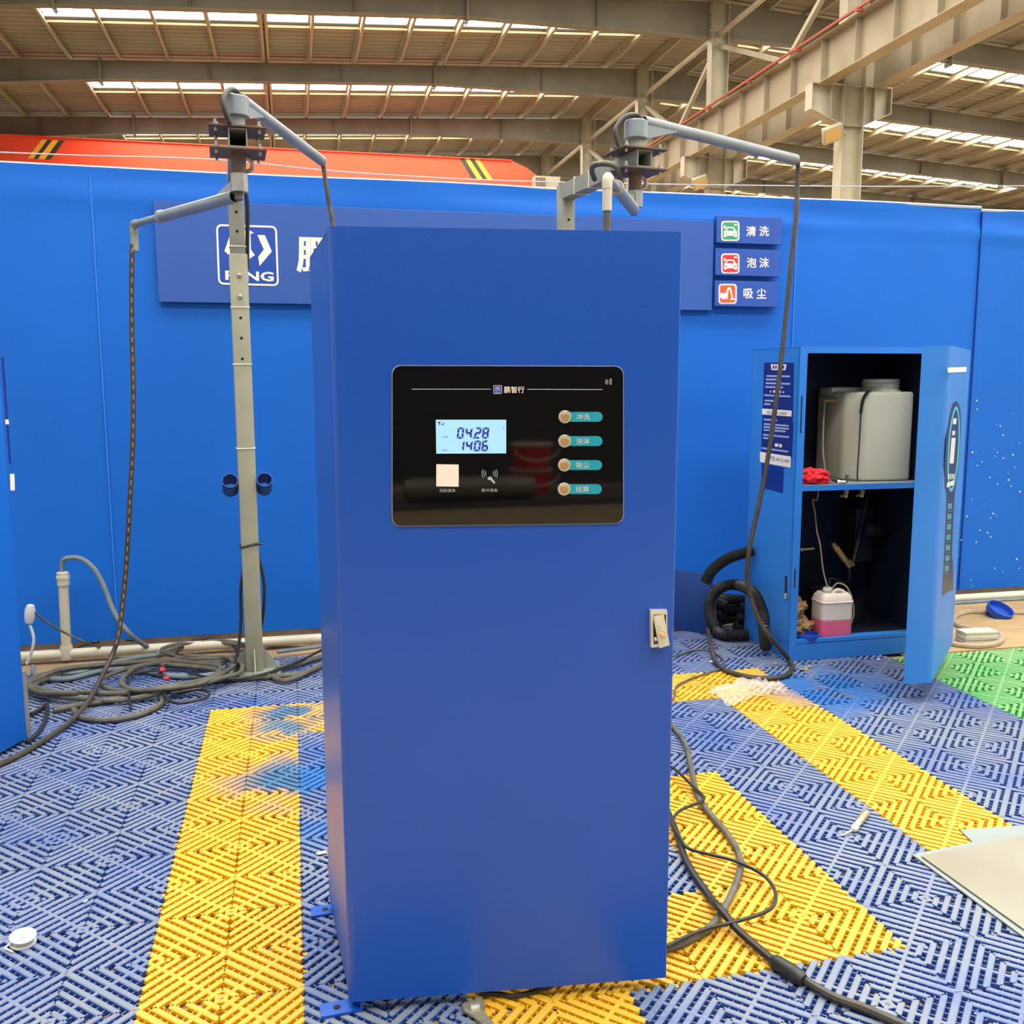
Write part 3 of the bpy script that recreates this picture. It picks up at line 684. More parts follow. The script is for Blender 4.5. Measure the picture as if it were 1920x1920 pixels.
# ================================================================ sign board on the wall
def wr(x0, y0, x1, y1):                               # upright rectangle on the wall from two seen corners
    a = wallP.at(x0, y0); c = wallP.at(x1, y1); return a.dot(UU), c.dot(UU), c.z, a.z
SGO = 0.035
sg = thing('sign_board', 'wide violet-blue sign board with white emblem, mounted on the blue wall', 'sign', frame(W(0.6, WV - SGO, 2.0), 13))
u0, _, _, z1 = wr(289, 377, 1337, 577); z0 = wallP.at(297, 567).z; u1 = wallP.at(1333, 490).dot(UU); us_ = wallP.at(1145, 405).dot(UU)
for a, c in ((u0, us_ - 0.001), (us_ + 0.001, u1)):
    b = MB(HALL); b.box((a, WV - SGO, z0), (c, WV - 0.02, z1)); b.build('board', 'sign_blue', sg, bevel=0.002, seg=1)
sP = Plane(W(0, WV - SGO, 0), -VV)
def skew(pts): return [(x + (y - 478) * 0.036, y + (x - 464) * 0.03) for x, y in pts]
b = MB(); pxpoly(b, sP, skew(rrect(408, 423, 520, 534, 9)), 0.0005, 0.0008); em = b.build('emblem', 'logo_blue', sg)
b = MB(); pxring(b, sP, skew(rrect(407, 422, 521, 535, 10)), skew(rrect(410.5, 425.5, 517.5, 531.5, 7)), 0.001, 0.001)
for pts in ([(432, 443), (447, 443), (439, 466), (450, 481), (450, 498), (421, 472)], [(484, 440), (498, 440), (510, 470), (486, 498), (484, 481), (495, 467)],
            [(461, 432), (470, 432), (478, 437), (471, 438), (471, 468), (478, 478), (466, 486), (452, 478), (458, 468), (458, 438)]):
    pxpoly(b, sP, skew(pts), 0.001, 0.001)
text3(b, 'PENG', sP.at(422, 507, .0022), sP.at(513, 510, .0022), sP.at(422.7, 525, .0022), 0.03)
b.build('emblem_mark', 'cream_print', em)
b = MB()
text3(b, '鹏智行', sP.at(556, 441, .0012), sP.at(556 + 260, 441 + 8, .0012), sP.at(556, 511, .0012), 0.022); b.build('sign_lettering', 'cream_print', sg)
# three small service plates at its right end
specs = [('upper service plate with a green car-washing symbol on the wall', 'icon_green', '清洗', (1338, 406, 1458, 461), (1352, 414, 1386.5, 452), (1399, 424, 1442, 443)),
         ('middle service plate with a red foam-washing symbol on the wall', 'icon_red', '泡沫', (1336, 467.5, 1454, 520.5), (1352, 475, 1386.5, 513), (1400, 483, 1442, 502)),
         ('lower service plate with an orange vacuum cleaner symbol on the wall', 'icon_orange', '吸尘', (1335, 527.5, 1451.5, 577), (1347, 532, 1381.5, 570), (1394, 541, 1437, 560))]
for lab, im, tx, r, ic, tr in specs:
    a, c, zb_, zt_ = wr(*r); off = 0.05
    t = thing('service_plate', lab, 'sign', frame(W((a + c) / 2, WV - off, zb_), 13), 'service plates on the wall')
    b = MB(HALL); b.box((a, WV - off, zb_), (c, WV - 0.02, zt_)); b.build('plate', 'sign_blue2', t, bevel=0.002, seg=1)
    p_ = Plane(W(0, WV - off, 0), -VV); x0, y0, x1, y1 = ic
    b = MB(); pxpoly(b, p_, rrect(x0, y0, x1, y1, 6), 0.0005, 0.0008); fr = b.build('symbol_border', 'white', t)
    b = MB(); pxpoly(b, p_, rrect(x0 + 3, y0 + 3, x1 - 3, y1 - 3, 4), 0.0014, 0.0006); b.build('symbol_field', im, fr)
    b = MB(); w_, h_ = x1 - x0, y1 - y0
    def q(pts): return [(x0 + w_ * x, y0 + h_ * y) for x, y in pts]
    if tx != '吸尘':
        pxpoly(b, p_, q([(.14, .5), (.22, .5), (.28, .34), (.34, .3), (.66, .3), (.72, .34), (.8, .5), (.88, .5), (.85, .56), (.87, .64), (.87, .8), (.72, .8), (.71, .74), (.3, .74), (.29, .8), (.15, .8), (.15, .64), (.17, .56)]), 0.0022, .0005)
        pxpoly(b, p_, q([(.15, .25), (.24, .22), (.26, .3), (.2, .38), (.15, .4)]), .0022, .0005); pxpoly(b, p_, q([(.68, .2), (.78, .14), (.88, .18), (.84, .26), (.78, .22), (.72, .25)]), .0022, .0005)
    else:
        pxpoly(b, p_, q([(.1, .46), (.4, .46), (.47, .24), (.55, .16), (.64, .18), (.7, .28), (.8, .72), (.92, .75), (.92, .8), (.62, .8), (.62, .76), (.72, .72), (.62, .3), (.56, .26), (.52, .5), (.5, .74), (.36, .74), (.3, .78), (.22, .74), (.1, .7)]), .0022, .0005)
    b.build('symbol', 'cream_print', fr)
    if tx != '吸尘':
        b = MB(); pxpoly(b, p_, q([(.3, .49), (.36, .37), (.64, .37), (.7, .49)]), .0028, .0004)
        pxpoly(b, p_, q([(.2, .6), (.34, .64), (.32, .67), (.22, .66)]), .0028, .0004); pxpoly(b, p_, q([(.66, .64), (.8, .6), (.78, .66), (.68, .67)]), .0028, .0004); b.build('symbol_window', im, fr)
    b = MB(); x0, y0, x1, y1 = tr
    for ch, (xa, xb) in zip(tx, ((x0, x0 + 18.5), (x1 - 18.5, x1))): pxtext(b, p_, ch, xa, y0, xb, y1, 0.001, 0.016)
    b.build('plate_lettering', 'cream_print', t)
# ================================================================ hose boom poles
def boom_pole(name, lab, base, z_arm, tip, end_up, end_low, low_kind, lower_top, rest):
    """post on a gusseted foot, a square arm towards the room carrying two clamp plates and two swivelling pipe arms"""
    base = V(base); adir = V((tip.x - base.x, tip.y - base.y, 0)); L = adir.length; adir.normalize(); side = V((adir.y, -adir.x, 0))
    ang = math.degrees(math.atan2(adir.x, -adir.y))
    M = Matrix.Translation(base) @ Matrix.Rotation(math.atan2(adir.x, -adir.y), 4, 'Z')   # local -y points along the arm
    t = thing(name, lab, 'pole', M, 'hose boom poles')
    zt = z_arm + 0.037
    b = MB(M); b.box((-0.044, -0.044, 0.01), (0.044, 0.044, lower_top)); lo = b.build('lower_post', 'steel_paint2', t, bevel=0.005)
    b = MB(M); b.box((-0.037, -0.037, lower_top - 0.01), (0.037, 0.037, zt)); up = b.build('upper_post', 'steel_paint', t, bevel=0.004)
    b = MB(M); b.box((-0.13, -0.13, 0.0), (0.13, 0.13, 0.01)); b.build('base_plate', 'steel_paint', t)
    for (x, y) in ((1, 0), (-1, 0), (0, 1), (0, -1)):
        b = MB(M); n_ = V((y, x, 0)) * 0.006; d = V((x, y, 0))
        b.prism([d * 0.044 + ZZ * 0.01 - n_ / 2, d * 0.125 + ZZ * 0.01 - n_ / 2, d * 0.125 + ZZ * 0.02 - n_ / 2, d * 0.044 + ZZ * 0.13 - n_ / 2], n_); b.build('gusset', 'steel_paint', t)
    for z in rest['bolts']:
        b = MB(M); b.lathe([(0.008, 0), (0.012, 0.001), (0.011, 0.007), (0.005, 0.009)], 8, (0.002, -0.044, z), (0, -1, 0)); b.build('bolt', 'galv', lo)
    for z in rest['holes']:
        pr = lo if z < lower_top else up; y = -0.0443 if z < lower_top else -0.0373
        b = MB(M); b.lathe([(0.0075, 0), (0.0075, 0.0006)], 12, (0, y, z), (0, -1, 0)); b.build('hole', 'dark_hole', pr)
    for z in rest['ties']:
        h = 0.0455 if z < lower_top else 0.0385
        b = MB(M); b.tube([(h, h, z), (h, -h, z), (-h, -h, z), (-h, h, z), (h, h, z)], 0.0028, 6); b.build('cable_tie', 'tie_white', t)
    # square arm, open at its end
    b = MB(M); s, i_ = 0.037, 0.032
    y0, y1 = -L, 0.037
    ring = lambda y, h: [(-h, y, z_arm - h), (h, y, z_arm - h), (h, y, z_arm + h), (-h, y, z_arm + h)]
    b.add(ring(y0, s) + ring(y1, s) + ring(y0, i_) + ring(y1 - 0.005, i_), [(0, 1, 5, 4), (1, 2, 6, 5), (2, 3, 7, 6), (3, 0, 4, 7), (4, 5, 6, 7), (0, 8, 9, 1), (1, 9, 10, 2), (2, 10, 11, 3), (3, 11, 8, 0), (8, 12, 13, 9), (9, 13, 14, 10), (10, 14, 15, 11), (11, 15, 12, 8), (12, 15, 14, 13)])
    ar = b.build('square_arm', 'steel_paint', t)
    pc = -L + 0.085; hw = 0.112
    for dz in (0.04, -0.046):
        b = MB(M); b.box((-hw, pc - 0.1, z_arm + dz), (hw, pc + 0.1, z_arm + dz + 0.006)); pl_ = b.build('clamp_plate', 'rusty', ar)
        for sx in (-1, 1):
            for sy in (-1, 1):
                b = MB(M); b.cyl((sx * 0.085, pc + sy * 0.07, z_arm + dz - 0.016), (sx * 0.085, pc + sy * 0.07, z_arm + dz + 0.03), 0.006, n=8)
                b.cyl((sx * 0.085, pc + sy * 0.07, z_arm + dz + 0.006), (sx * 0.085, pc + sy * 0.07, z_arm + dz + 0.016), 0.011, n=6); b.build('clamp_bolt', 'galv', pl_)
    axis = M @ V((0, pc, 0)); ax = V((axis.x, axis.y, 0))
    # upper swivel and its pipe
    b = MB(); zc = z_arm + 0.098; b.cyl(ax + ZZ * (z_arm + 0.046), ax + ZZ * zc, 0.034, n=24); b.build('upper_neck', 'steel_paint', t, smooth=True)
    b = MB(); b.lathe([(0.047, zc), (0.053, zc + 0.004), (0.053, zc + 0.076), (0.048, zc + 0.08)], 32, ax); b.build('upper_cap', 'arm_grey', t, smooth=True)
    e = V(end_up); d = (V((e.x, e.y, 0)) - ax); d.z = 0; d.normalize(); za = zc + 0.062; e.z = za - 0.01
    st = ax + d * 0.045 + ZZ * (za + 0.022)
    b = MB(); b.pipe(st, e, 0.026, 0.004); ua = b.build('upper_boom', 'arm_grey', t, smooth=True)
    b = MB(); sd = V((-d.y, d.x, 0))
    for s_ in (-0.022, 0.018): b.prism([ax + d * 0.045 + ZZ * (zc + 0.005) + sd * s_, ax + d * 0.25 + ZZ * (za + 0.004) + sd * s_, ax + d * 0.045 + ZZ * (za + 0.005) + sd * s_], sd * 0.004)
    b.build('boom_gusset', 'arm_grey', ua)
    b = MB(); lp = [ax - d * 0.11 + ZZ * (z_arm + 0.046) - sd * 0.02, ax - d * 0.118 + ZZ * (z_arm + 0.12), ax - d * 0.07 + ZZ * (zc + 0.085), ax + ZZ * (zc + 0.105), st + ZZ * 0.004, st + d * 0.12]
    b.tube(spline(lp, 8), 0.012, 10); b.build('feed_hose', 'rubber', t, smooth=True)
    # lower swivel and its pipe
    zl = z_arm - 0.046
    b = MB(); b.cyl(ax + ZZ * zl, ax + ZZ * (zl - 0.085), 0.03, n=24); b.build('lower_neck', 'rusty', t, smooth=True)
    b = MB(); b.tube(spline([ax + side * -0.03 + ZZ * (zl - 0.01), ax + side * -0.055 + ZZ * (zl - 0.03), ax + side * -0.05 + ZZ * (zl - 0.06), ax + side * -0.025 + ZZ * (zl - 0.07)], 6), 0.009, 8); b.build('grease_elbow', 'galv', t, smooth=True)
    b = MB(); b.lathe([(0.036, zl - 0.152), (0.036, zl - 0.08)], 8, ax); b.build('lower_collar', 'galv', t)
    b = MB(); b.lathe([(0.012, zl - 0.186), (0.017, zl - 0.182), (0.017, zl - 0.15)], 16, ax + side * 0.004); b.build('brass_stub', 'rusty', t, smooth=True)
    e = V(end_low); d = V((e.x - ax.x, e.y - ax.y, 0)); Ll = d.length; d.normalize(); zb = zl - 0.165; sd = V((-d.y, d.x, 0))
    o0 = ax + d * 0.04 + ZZ * zb; o1 = ax + d * Ll * 0.72 + ZZ * (zb - 0.004); o2 = ax + d * Ll + ZZ * (zb - 0.006)
    b = MB(); b.pipe(o0, o1, 0.026, 0.003); lb = b.build('lower_boom', 'arm_grey', t, smooth=True)
    b = MB(); b.prism([ax + d * 0.034 + ZZ * (zl - 0.09) - sd * 0.003, ax + d * 0.034 + ZZ * (zb + 0.01) - sd * 0.003, ax + d * 0.2 + ZZ * (zb + 0.022) - sd * 0.003], sd * 0.006); b.build('boom_gusset', 'galv', lb)
    b = MB(); b.lathe([(0.029, -0.012), (0.031, -0.008), (0.031, 0.004), (0.029, 0.01)], 24, o1, d); b.build('boom_ring', 'galv', lb, smooth=True)
    b = MB(); b.cyl(o1, o2, 0.0165, n=18); b.build('inner_pipe', 'arm_grey', lb, smooth=True)
    dr = V((0.0, 0.0, -1)); 
    b = MB(); b.tube(spline([o2 - d * 0.03, o2, o2 + d * 0.012 - ZZ * 0.012, o2 + d * 0.014 - ZZ * 0.045], 5), 0.0195, 14); b.cyl(o2 + d * 0.014 - ZZ * 0.04, o2 + d * 0.014 - ZZ * 0.125, 0.018, n=16); b.build('drop_elbow', low_kind, lb, smooth=True)
    return t, ax, o2 + d * 0.014 - ZZ * 0.12, V(end_up).lerp(V(end_up), 1), za
PB = G(478, 1258); Z_ARM = 2.5
def zpost(y): return D(460, y, PB.y - 0.045).z
tipL = D(446, 258, 4.0)
eU = D(603, 303, 5.09); eL = D(252, 408, 4.76)
poleL, axL, hoseL, _, zaL = boom_pole('boom_pole', 'grey steel hose boom pole left of the cabinet, standing on the floor', (PB.x, PB.y, 0), Z_ARM, tipL, eU, eL, 'steel_paint', zpost(475),
    dict(bolts=[zpost(516), zpost(556)], holes=[zpost(397), zpost(433), zpost(596), zpost(634), zpost(673)], ties=[zpost(461), zpost(576), zpost(683), zpost(841)]))
M = WM[poleL.name]; ztb = zpost(903)
for sx in (-1, 1):
    b = MB(M); c = V((sx * 0.085, -0.02, ztb)); b.pipe(c + V((0, 0.055, -0.05)), c + V((0, -0.04, 0.01)), 0.039, 0.003, 28); b.build('gun_holder', 'box_blue', poleL, smooth=True)
b = MB(M); b.tube([(0.047, 0.03, zpost(1021)), (0.047, -0.046, zpost(1021) + .004), (-0.02, -0.047, zpost(1024)), (-0.047, -0.046, zpost(1026)), (-0.047, 0.03, zpost(1026))], 0.006, 6); b.tube([(0.03, -0.047, zpost(1020)), (0.065, -0.05, zpost(1021))], 0.006, 6); b.build('tape_band', 'rubber', poleL)
b = MB(M); b.tube(spline([(0.04, -0.02, zpost(330)), (0.055, 0.0, zpost(380)), (0.05, 0.02, zpost(440)), (0.044, 0.045, zpost(500))], 6), 0.010, 8); b.build('riser_hose', 'rubber', poleL, smooth=True); b = MB(M)
b.tube(spline([(0.035, 0.055, zpost(1040)), (0.06, 0.03, zpost(1080)), (0.066, 0.02, zpost(1120)), (0.05, 0.03, zpost(1170)), (0.03, 0.06, zpost(1200))], 6), 0.008, 8); b.build('riser_hose', 'rubber', poleL, smooth=True)
b = MB(M); b.tube(spline([(-0.03, 0.055, zpost(1060)), (-0.055, 0.03, zpost(1110)), (-0.062, -0.01, zpost(1170)), (-0.09, -0.05, 0.10), (-0.14, -0.09, 0.03)], 6), 0.008, 8); b.build('riser_hose', 'rubber', poleL, smooth=True)
tipR = D(1209, 297, 4.38); pbR = D(1061, 362, 5.15)
eU2 = D(1492, 300, 5.09); eL2 = D(1140, 318, 3.72)
zr = lambda y: D(1061, y, 5.1).z
poleR, axR, hoseR, _, zaR = boom_pole('boom_pole', 'grey steel hose boom pole behind the cabinet, only its top showing', (pbR.x, pbR.y, 0), Z_ARM, tipR, eU2, eL2, 'pvc', 1.95,
    dict(bolts=[], holes=[zr(411)], ties=[]))
b = MB(); a_ = V((pbR.x, pbR.y, Z_ARM)); c_ = V((tipR.x, tipR.y, Z_ARM)); dd = (c_ - a_).normalized(); sd = V((-dd.y, dd.x, 0))
for f in (0.22, 0.42):
    p = a_ + (c_ - a_) * f; b.tube([p + sd * .04 + ZZ * .04, p - sd * .04 + ZZ * .04, p - sd * .04 - ZZ * .04, p + sd * .04 - ZZ * .04, p + sd * .04 + ZZ * .04], 0.003, 6)
b.build('cable_tie', 'tie_white', poleR)
b = MB(); b.tube(spline([axR - dd * 0.3 + ZZ * (Z_ARM - 0.02) - sd * 0.055, axR - dd * 0.2 + ZZ * (Z_ARM + 0.0) - sd * 0.12, axR - dd * 0.05 + ZZ * (Z_ARM - 0.01) - sd * 0.17, axR + dd * 0.06 + ZZ * (Z_ARM - 0.04) - sd * 0.13, axR - dd * 0.02 + ZZ * (Z_ARM - 0.1) - sd * 0.06], 8), 0.013, 10); b.build('loop_hose', 'rubber_dusty', poleR, smooth=True)
# ================================================================ right cabinet, door wide open
O2 = G(1478, 1240); RA = 12.8; RM = frame(O2, RA); RW, RD, RT = 0.80, 0.53, D(1500, 650, O2.y).z
cab2 = thing('open_cabinet', 'light blue cabinet with its door wide open, against the wall on the right', 'cabinet', RM)
b = MB(RM); b.box((0, 0, 0.0), (0.004, RD, RT)); b.box((RW - .004, 0, 0.0), (RW, RD, RT)); b.box((0, RD - .004, 0), (RW, RD, RT)); b.box((0, 0, RT - .004), (RW, RD, RT)); b.box((0, 0, 0.1), (RW, RD, 0.104))
b.build('body', 'cab_light', cab2)
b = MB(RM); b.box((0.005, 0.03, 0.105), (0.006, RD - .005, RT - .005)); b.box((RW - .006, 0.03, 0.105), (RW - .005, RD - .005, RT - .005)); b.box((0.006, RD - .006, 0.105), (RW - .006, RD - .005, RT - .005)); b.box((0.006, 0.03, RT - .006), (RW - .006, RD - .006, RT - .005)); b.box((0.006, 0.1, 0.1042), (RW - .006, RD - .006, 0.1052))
b.build('shade_lining', 'cab_shade', cab2)  # added sheets inside the walls, interior shade put into their colour
zo0, zo1 = D(1500, 1201, O2.y).z, D(1510, 662, O2.y).z
b = MB(RM); b.box((0.0, -0.004, 0.0), (0.042, 0.02, RT)); b.box((RW - 0.042, -0.004, 0.0), (RW, 0.02, RT)); b.box((0.042, -0.004, zo1), (RW - 0.042, 0.02, RT)); b.box((0.042, -0.004, zo0 - 0.02), (RW - 0.042, 0.02, zo0)); b.build('front_frame', 'cab_light', cab2)
b = MB(RM); b.box((0.042, -0.004, 0.0), (RW - 0.042, 0.02, zo0 - 0.024)); b.build('plinth', 'cab_light', cab2)
ZS = D(1600, 908, O2.y + 0.1).z
b = MB(RM); b.box((0.007, 0.022, ZS - 0.03), (RW - .007, RD - .007, ZS)); shf = b.build('shelf', 'cab_light', cab2)
b = MB(RM); b.box((0.007, 0.024, ZS), (RW - .007, RD - .007, ZS + 0.002)); b.build('shelf_top', 'sheet_back', shf)
for (ya, yb) in ((742, 812), (1068, 1102)):
    b = MB(RM); b.box((0.014, -0.0052, D(1492, yb, O2.y).z), (0.021, -0.0038, D(1492, ya, O2.y).z)); b.build('lock_slot', 'dark_hole', cab2)
sideN = (RM.to_3x3() @ V((-1, 0, 0))); sdP = Plane(RM @ V((0, 0, 0)), sideN)
b = MB(); pxpoly(b, sdP, [(1472, 1080), (1476, 1079), (1476, 1123), (1471, 1124)], 0.0003, .001); b.build('side_slot', 'dark_hole', cab2)
b = MB(); pxpoly(b, sdP, [(1471.5, 1113), (1475.5, 1112), (1475, 1123), (1471, 1124)], 0.001, .004); b.build('side_catch', 'chrome', cab2)
b = MB(); pxpoly(b, sdP, [(1484, 793), (1488, 792), (1486, 836), (1482, 838)], 0.0003, .001); b.build('side_slot', 'label_navy', cab2)
# printed notice on its left side
b = MB(); pxpoly(b, sdP, [(1433, 680), (1489, 680), (1485, 860), (1427, 851)], 0.0003, .0008); nt_ = b.build('notice_sheet', 'label_navy', cab2, label='dark blue printed notice')
for q_ in ([(1445, 683), (1475, 683), (1472.5, 694), (1447, 694)], [(1429, 766), (1484.5, 770), (1484, 781), (1429, 777)], [(1425, 847), (1483, 856), (1482, 877), (1425, 866)]): b = MB(); pxpoly(b, sdP, q_, 0.0012, .0004); b.build('notice_band', 'cream_print', nt_)
b = MB(); rr = random.Random(5)
for (y, x0, x1, k) in ((705, 1437, 1481, .02), (711.5, 1436, 1456, .02), (718.5, 1436, 1482, .03), (725.5, 1435, 1468, .03), (741, 1433, 1482, .05), (751, 1434, 1453, .05), (757.5, 1433, 1445, .05), (786.5, 1432, 1457, .07), (795, 1432, 1479, .08), (800.5, 1432, 1479, .08), (806, 1432, 1473, .08), (815, 1431, 1479, .1), (821, 1431, 1445, .1), (840, 1428, 1478, .14)):
    x = x0
    while x < x1:
        w_ = min(rr.uniform(2.0, 3.0), x1 - x); yy = y + (x - x0) * k
        pxpoly(b, sdP, [(x, yy - 1.7), (x + w_, yy - 1.7 + w_ * k), (x + w_, yy + 1.5 + w_ * k), (x, yy + 1.5)], .0012, .0002); x += w_ + 0.55
b.build('notice_lines', 'label_text', nt_)
b = MB(); pxtext(b, sdP, '智能自助洗车注意事项', 1438, 770, 1475, 776.5, .0018, sk=.07); pxtext(b, sdP, '全国客服: 400-921-8897', 1436, 853.5, 1480.5, 862, .0018, 0.01, sk=.16); [pxpoly(b, sdP, [(x, 685.5), (x + 3, 685.5), (x + 2.8, 691.5), (x, 691.5)], .0018, .0002) for x in (1449, 1453.5, 1463, 1467.5)]; b.build('notice_dark_print', 'label_navy', nt_)
b = MB()
for x, y, w_, h_ in ((1450, 734, 4, 5), (1456, 734.2, 4, 5), (1461, 734.4, 3, 5), (1441, 833, 5, 6), (1453, 834.5, 6, 6), (1461, 835.5, 5, 6)): pxpoly(b, sdP, [(x, y - h_ / 2), (x + w_, y - h_ / 2 + .3), (x + w_, y + h_ / 2 + .3), (x, y + h_ / 2)], .0013, .0003)
pxpoly(b, sdP, [(1444, 732), (1447, 734), (1444, 736.5)], .0013, .0003); pxpoly(b, sdP, [(1470, 733), (1470, 737.5), (1467, 735.4)], .0013, .0003)
b.build('notice_heading', 'cream_print', nt_)
b = MB(); pxpoly(b, sdP, [(1428, 868), (1470, 877), (1468, 925), (1428, 914)], 0.0003, .0006); b.build('blank_patch', 'label_navy2', cab2)
# open door
H0 = V((2.40, 5.03, 0)); 
q1 = G(1781, 1216, 0.1); q2 = G(1745, 1282, 0.1); q3 = G(1694, 1282, 0.1)
d = (q2 - q1); d.z = 0; d.normalize(); H0 = q1 - d * 0.1; inn = V((d.y, -d.x, 0)); inn = inn if inn.x < 0 else -inn
ZD0, ZD1 = 0.1, D(1770, 648, q2.y).z
def xy(p): return V((p.x, p.y, ZD0))
plan = [xy(H0), xy(q2 - d * 0.05), xy(q2 - d * 0.02 + inn * 0.004), xy(q2 + inn * 0.02), xy(q3 + V((0.02, -0.004, 0))), xy(q3), xy(q3 + V((0.012, 0.03, 0))), xy(q3 - d * 0.05 + inn * 0.005), xy(H0 + inn * 0.09)]
b = MB(); b.prism(plan, (0, 0, ZD1 - ZD0)); d2 = b.build('door', 'cab_light', cab2, smooth=True)
b = MB(); 
for z in (0.35, 1.4): b.cyl(H0 + inn * 0.1 + ZZ * (z - 0.05 - H0.z), H0 + inn * 0.1 + ZZ * (z + 0.05 - H0.z), 0.012, n=12); b.bar(H0 + inn * 0.1 + ZZ * (z - H0.z), RM @ V((RW, 0.01, z)), 0.05, 0.006)
b.build('hinge', 'cab_light', cab2)
on = -inn; d2P = Plane(H0, on)
b = MB(); pxpoly(b, d2P, [(1776.5, 689.5), (1812, 688), (1811.5, 697), (1777, 698.5)], 0.0003, .0008); b.build('tape_strip', 'cream_print', d2)
outl = [(1792, 752), (1797, 756), (1801, 772), (1801.5, 800), (1799, 850), (1795, 890), (1790, 925), (1788, 960), (1786, 1010), (1784.5, 1040), (1787, 1060), (1787, 1106), (1776, 1110), (1767, 1117), (1768, 1090), (1771, 1030), (1774, 960), (1775, 928), (1771, 910), (1771, 870), (1774, 820), (1780, 780), (1786, 757)]
b = MB(); pxpoly(b, d2P, outl, 0.0004, .0008); st_ = b.build('long_sticker', 'sticker_black', d2, label='black oval sticker with a long tail')
el = lambda rx, ry: [(1788 + rx * math.cos(a) + (-0.062 * ry * math.sin(a)), 842 + ry * math.sin(a)) for a in [2 * math.pi * k / 36 for k in range(36)]]
b = MB(); pxring(b, d2P, el(10.5, 80), el(8, 74), .0014, .0004); b.build('sticker_ring', 'sticker_teal', st_)
b = MB()
for (x, y, w_, h_) in ((1790, 790, 6, 11), (1788, 812, 5, 8), (1786, 845, 7.5, 48)): pxpoly(b, d2P, [(x - w_ / 2 + h_ * .04, y - h_ / 2), (x + w_ / 2 + h_ * .04, y - h_ / 2), (x + w_ / 2 - h_ * .04, y + h_ / 2), (x - w_ / 2 - h_ * .04, y + h_ / 2)], .0014, .0004)
for k in range(4): pxpoly(b, d2P, [(1777.5 + k * 3.4, 889), (1779.5 + k * 3.4, 888), (1779 + k * 3.4, 898), (1777 + k * 3.4, 899)], .0014, .0004)
pxpoly(b, d2P, [(1776, 905), (1790, 900), (1789, 909), (1775, 914)], .0014, .0004); b.build('sticker_marks', 'white', st_)
b = MB()
for k in range(7):
    y = 950 + k * 19.5; x = 1781 - k * 0.95
    pxpoly(b, d2P, [(x - 4, y - 6), (x + 4, y - 6.5), (x + 3.6, y + 4), (x - 4.2, y + 4.5)], .0014, .0003); pxpoly(b, d2P, [(x - 5.5, y + 8.4), (x + 5.5, y + 7.4), (x + 5.5, y + 8.2), (x - 5.5, y + 9.2)], .0014, .0003)
b.build('sticker_panels', 'sticker_green', st_)
# ---- things inside the open cabinet (positions in its own frame)
def L2(x, y, z): return RM @ V((x, y, z))
# water tank with an eight-sided plan and a screw neck
tx0, tx1, ty0, ty1, tz0, tz1 = 0.40, 0.782, 0.10, 0.49, ZS + 0.003, D(1600, 735, O2.y + 0.2).z
M = RM @ Matrix.Translation(((tx0 + tx1) / 2, (ty0 + ty1) / 2, tz0)); tk = thing('water_tank', 'translucent white water tank with screw neck on the cabinet shelf', 'tank', M)
c_ = 0.10; plan = [(tx0, ty0 + 0.11, tz0), (tx0 + 0.08, ty0 + 0.02, tz0), (tx0 + 0.2, ty0, tz0), (tx1 - 0.02, ty0 + 0.0, tz0), (tx1, ty0 + 0.05, tz0), (tx1, ty1, tz0), (tx0, ty1, tz0)]
b = MB(RM); b.prism(plan, (0, 0, tz1 - tz0)); b.build('tank_body', 'tank', tk, bevel=0.018, seg=3)
b = MB(RM); b.box((tx0 + 0.0, ty0 + 0.24, tz1 - 0.04), (tx0 + 0.2, ty1 - 0.01, tz1 + 0.025)); b.build('tank_rear', 'tank', tk, bevel=0.012)
nk = (tx0 + 0.25, ty0 + 0.15, tz1 - 0.005); r_ = 0.098
b = MB(RM); b.lathe([(r_ + .012, 0), (r_ + .012, 0.012), (r_, 0.015), (r_, 0.028), (r_ + .007, 0.032), (r_, 0.038), (r_, 0.046), (r_ + .007, 0.05), (r_, 0.056), (r_, 0.068), (r_ + 0.004, 0.072), (r_ - .006, 0.076), (r_ - .01, 0.03), (0, 0.03)], 36, nk); b.build('screw_neck', 'pvc', tk, smooth=True)
b = MB(RM); zf = tz1 - 0.05; b.cyl((tx0 - 0.035, ty0 + 0.2, zf), (tx0 + 0.005, ty0 + 0.2, zf), 0.013, n=14); b.cyl((tx0 - 0.06, ty0 + 0.2, zf), (tx0 - 0.03, ty0 + 0.2, zf), 0.009, n=12); b.build('tank_fitting', 'brass', tk, smooth=True)
b = MB(RM); b.tube(spline([(tx0 - 0.06, ty0 + 0.2, zf), (tx0 - 0.072, ty0 + 0.19, zf - 0.02), (tx0 - 0.09, ty0 + 0.16, zf - 0.25), (tx0 - 0.105, ty0 + 0.1, ZS + 0.05), (tx0 - 0.11, ty0 + 0.09, ZS + 0.006)], 8), 0.005, 8); b.build('feed_tube', 'hose_tan', smooth=True, label='thin tan tube running down from the tank fitting', cat='tube')
b = MB(RM); b.tube(spline([(tx0 + 0.1, ty0 + 0.02, tz1 + 0.006), (tx0 + 0.075, ty0 + 0.0, tz1 + 0.004), (tx0 + 0.058, ty0 + 0.018, tz1 - 0.04), (tx0 + 0.05, ty0 + 0.022, tz1 - 0.12)], 6), 0.008, 8); b.tube(spline([(tx0 + 0.05, ty0 + 0.02, tz1 - 0.11), (tx0 + 0.035, ty0 + 0.0, tz1 - 0.3), (tx0 + 0.02, ty0 - 0.02, ZS + 0.05), (tx0 + 0.02, ty0 - 0.03, ZS + 0.012)], 6), 0.004, 8); b.build('suction_tube', 'rubber', smooth=True, label='thin black suction tube hanging down the front of the white tank', cat='tube')
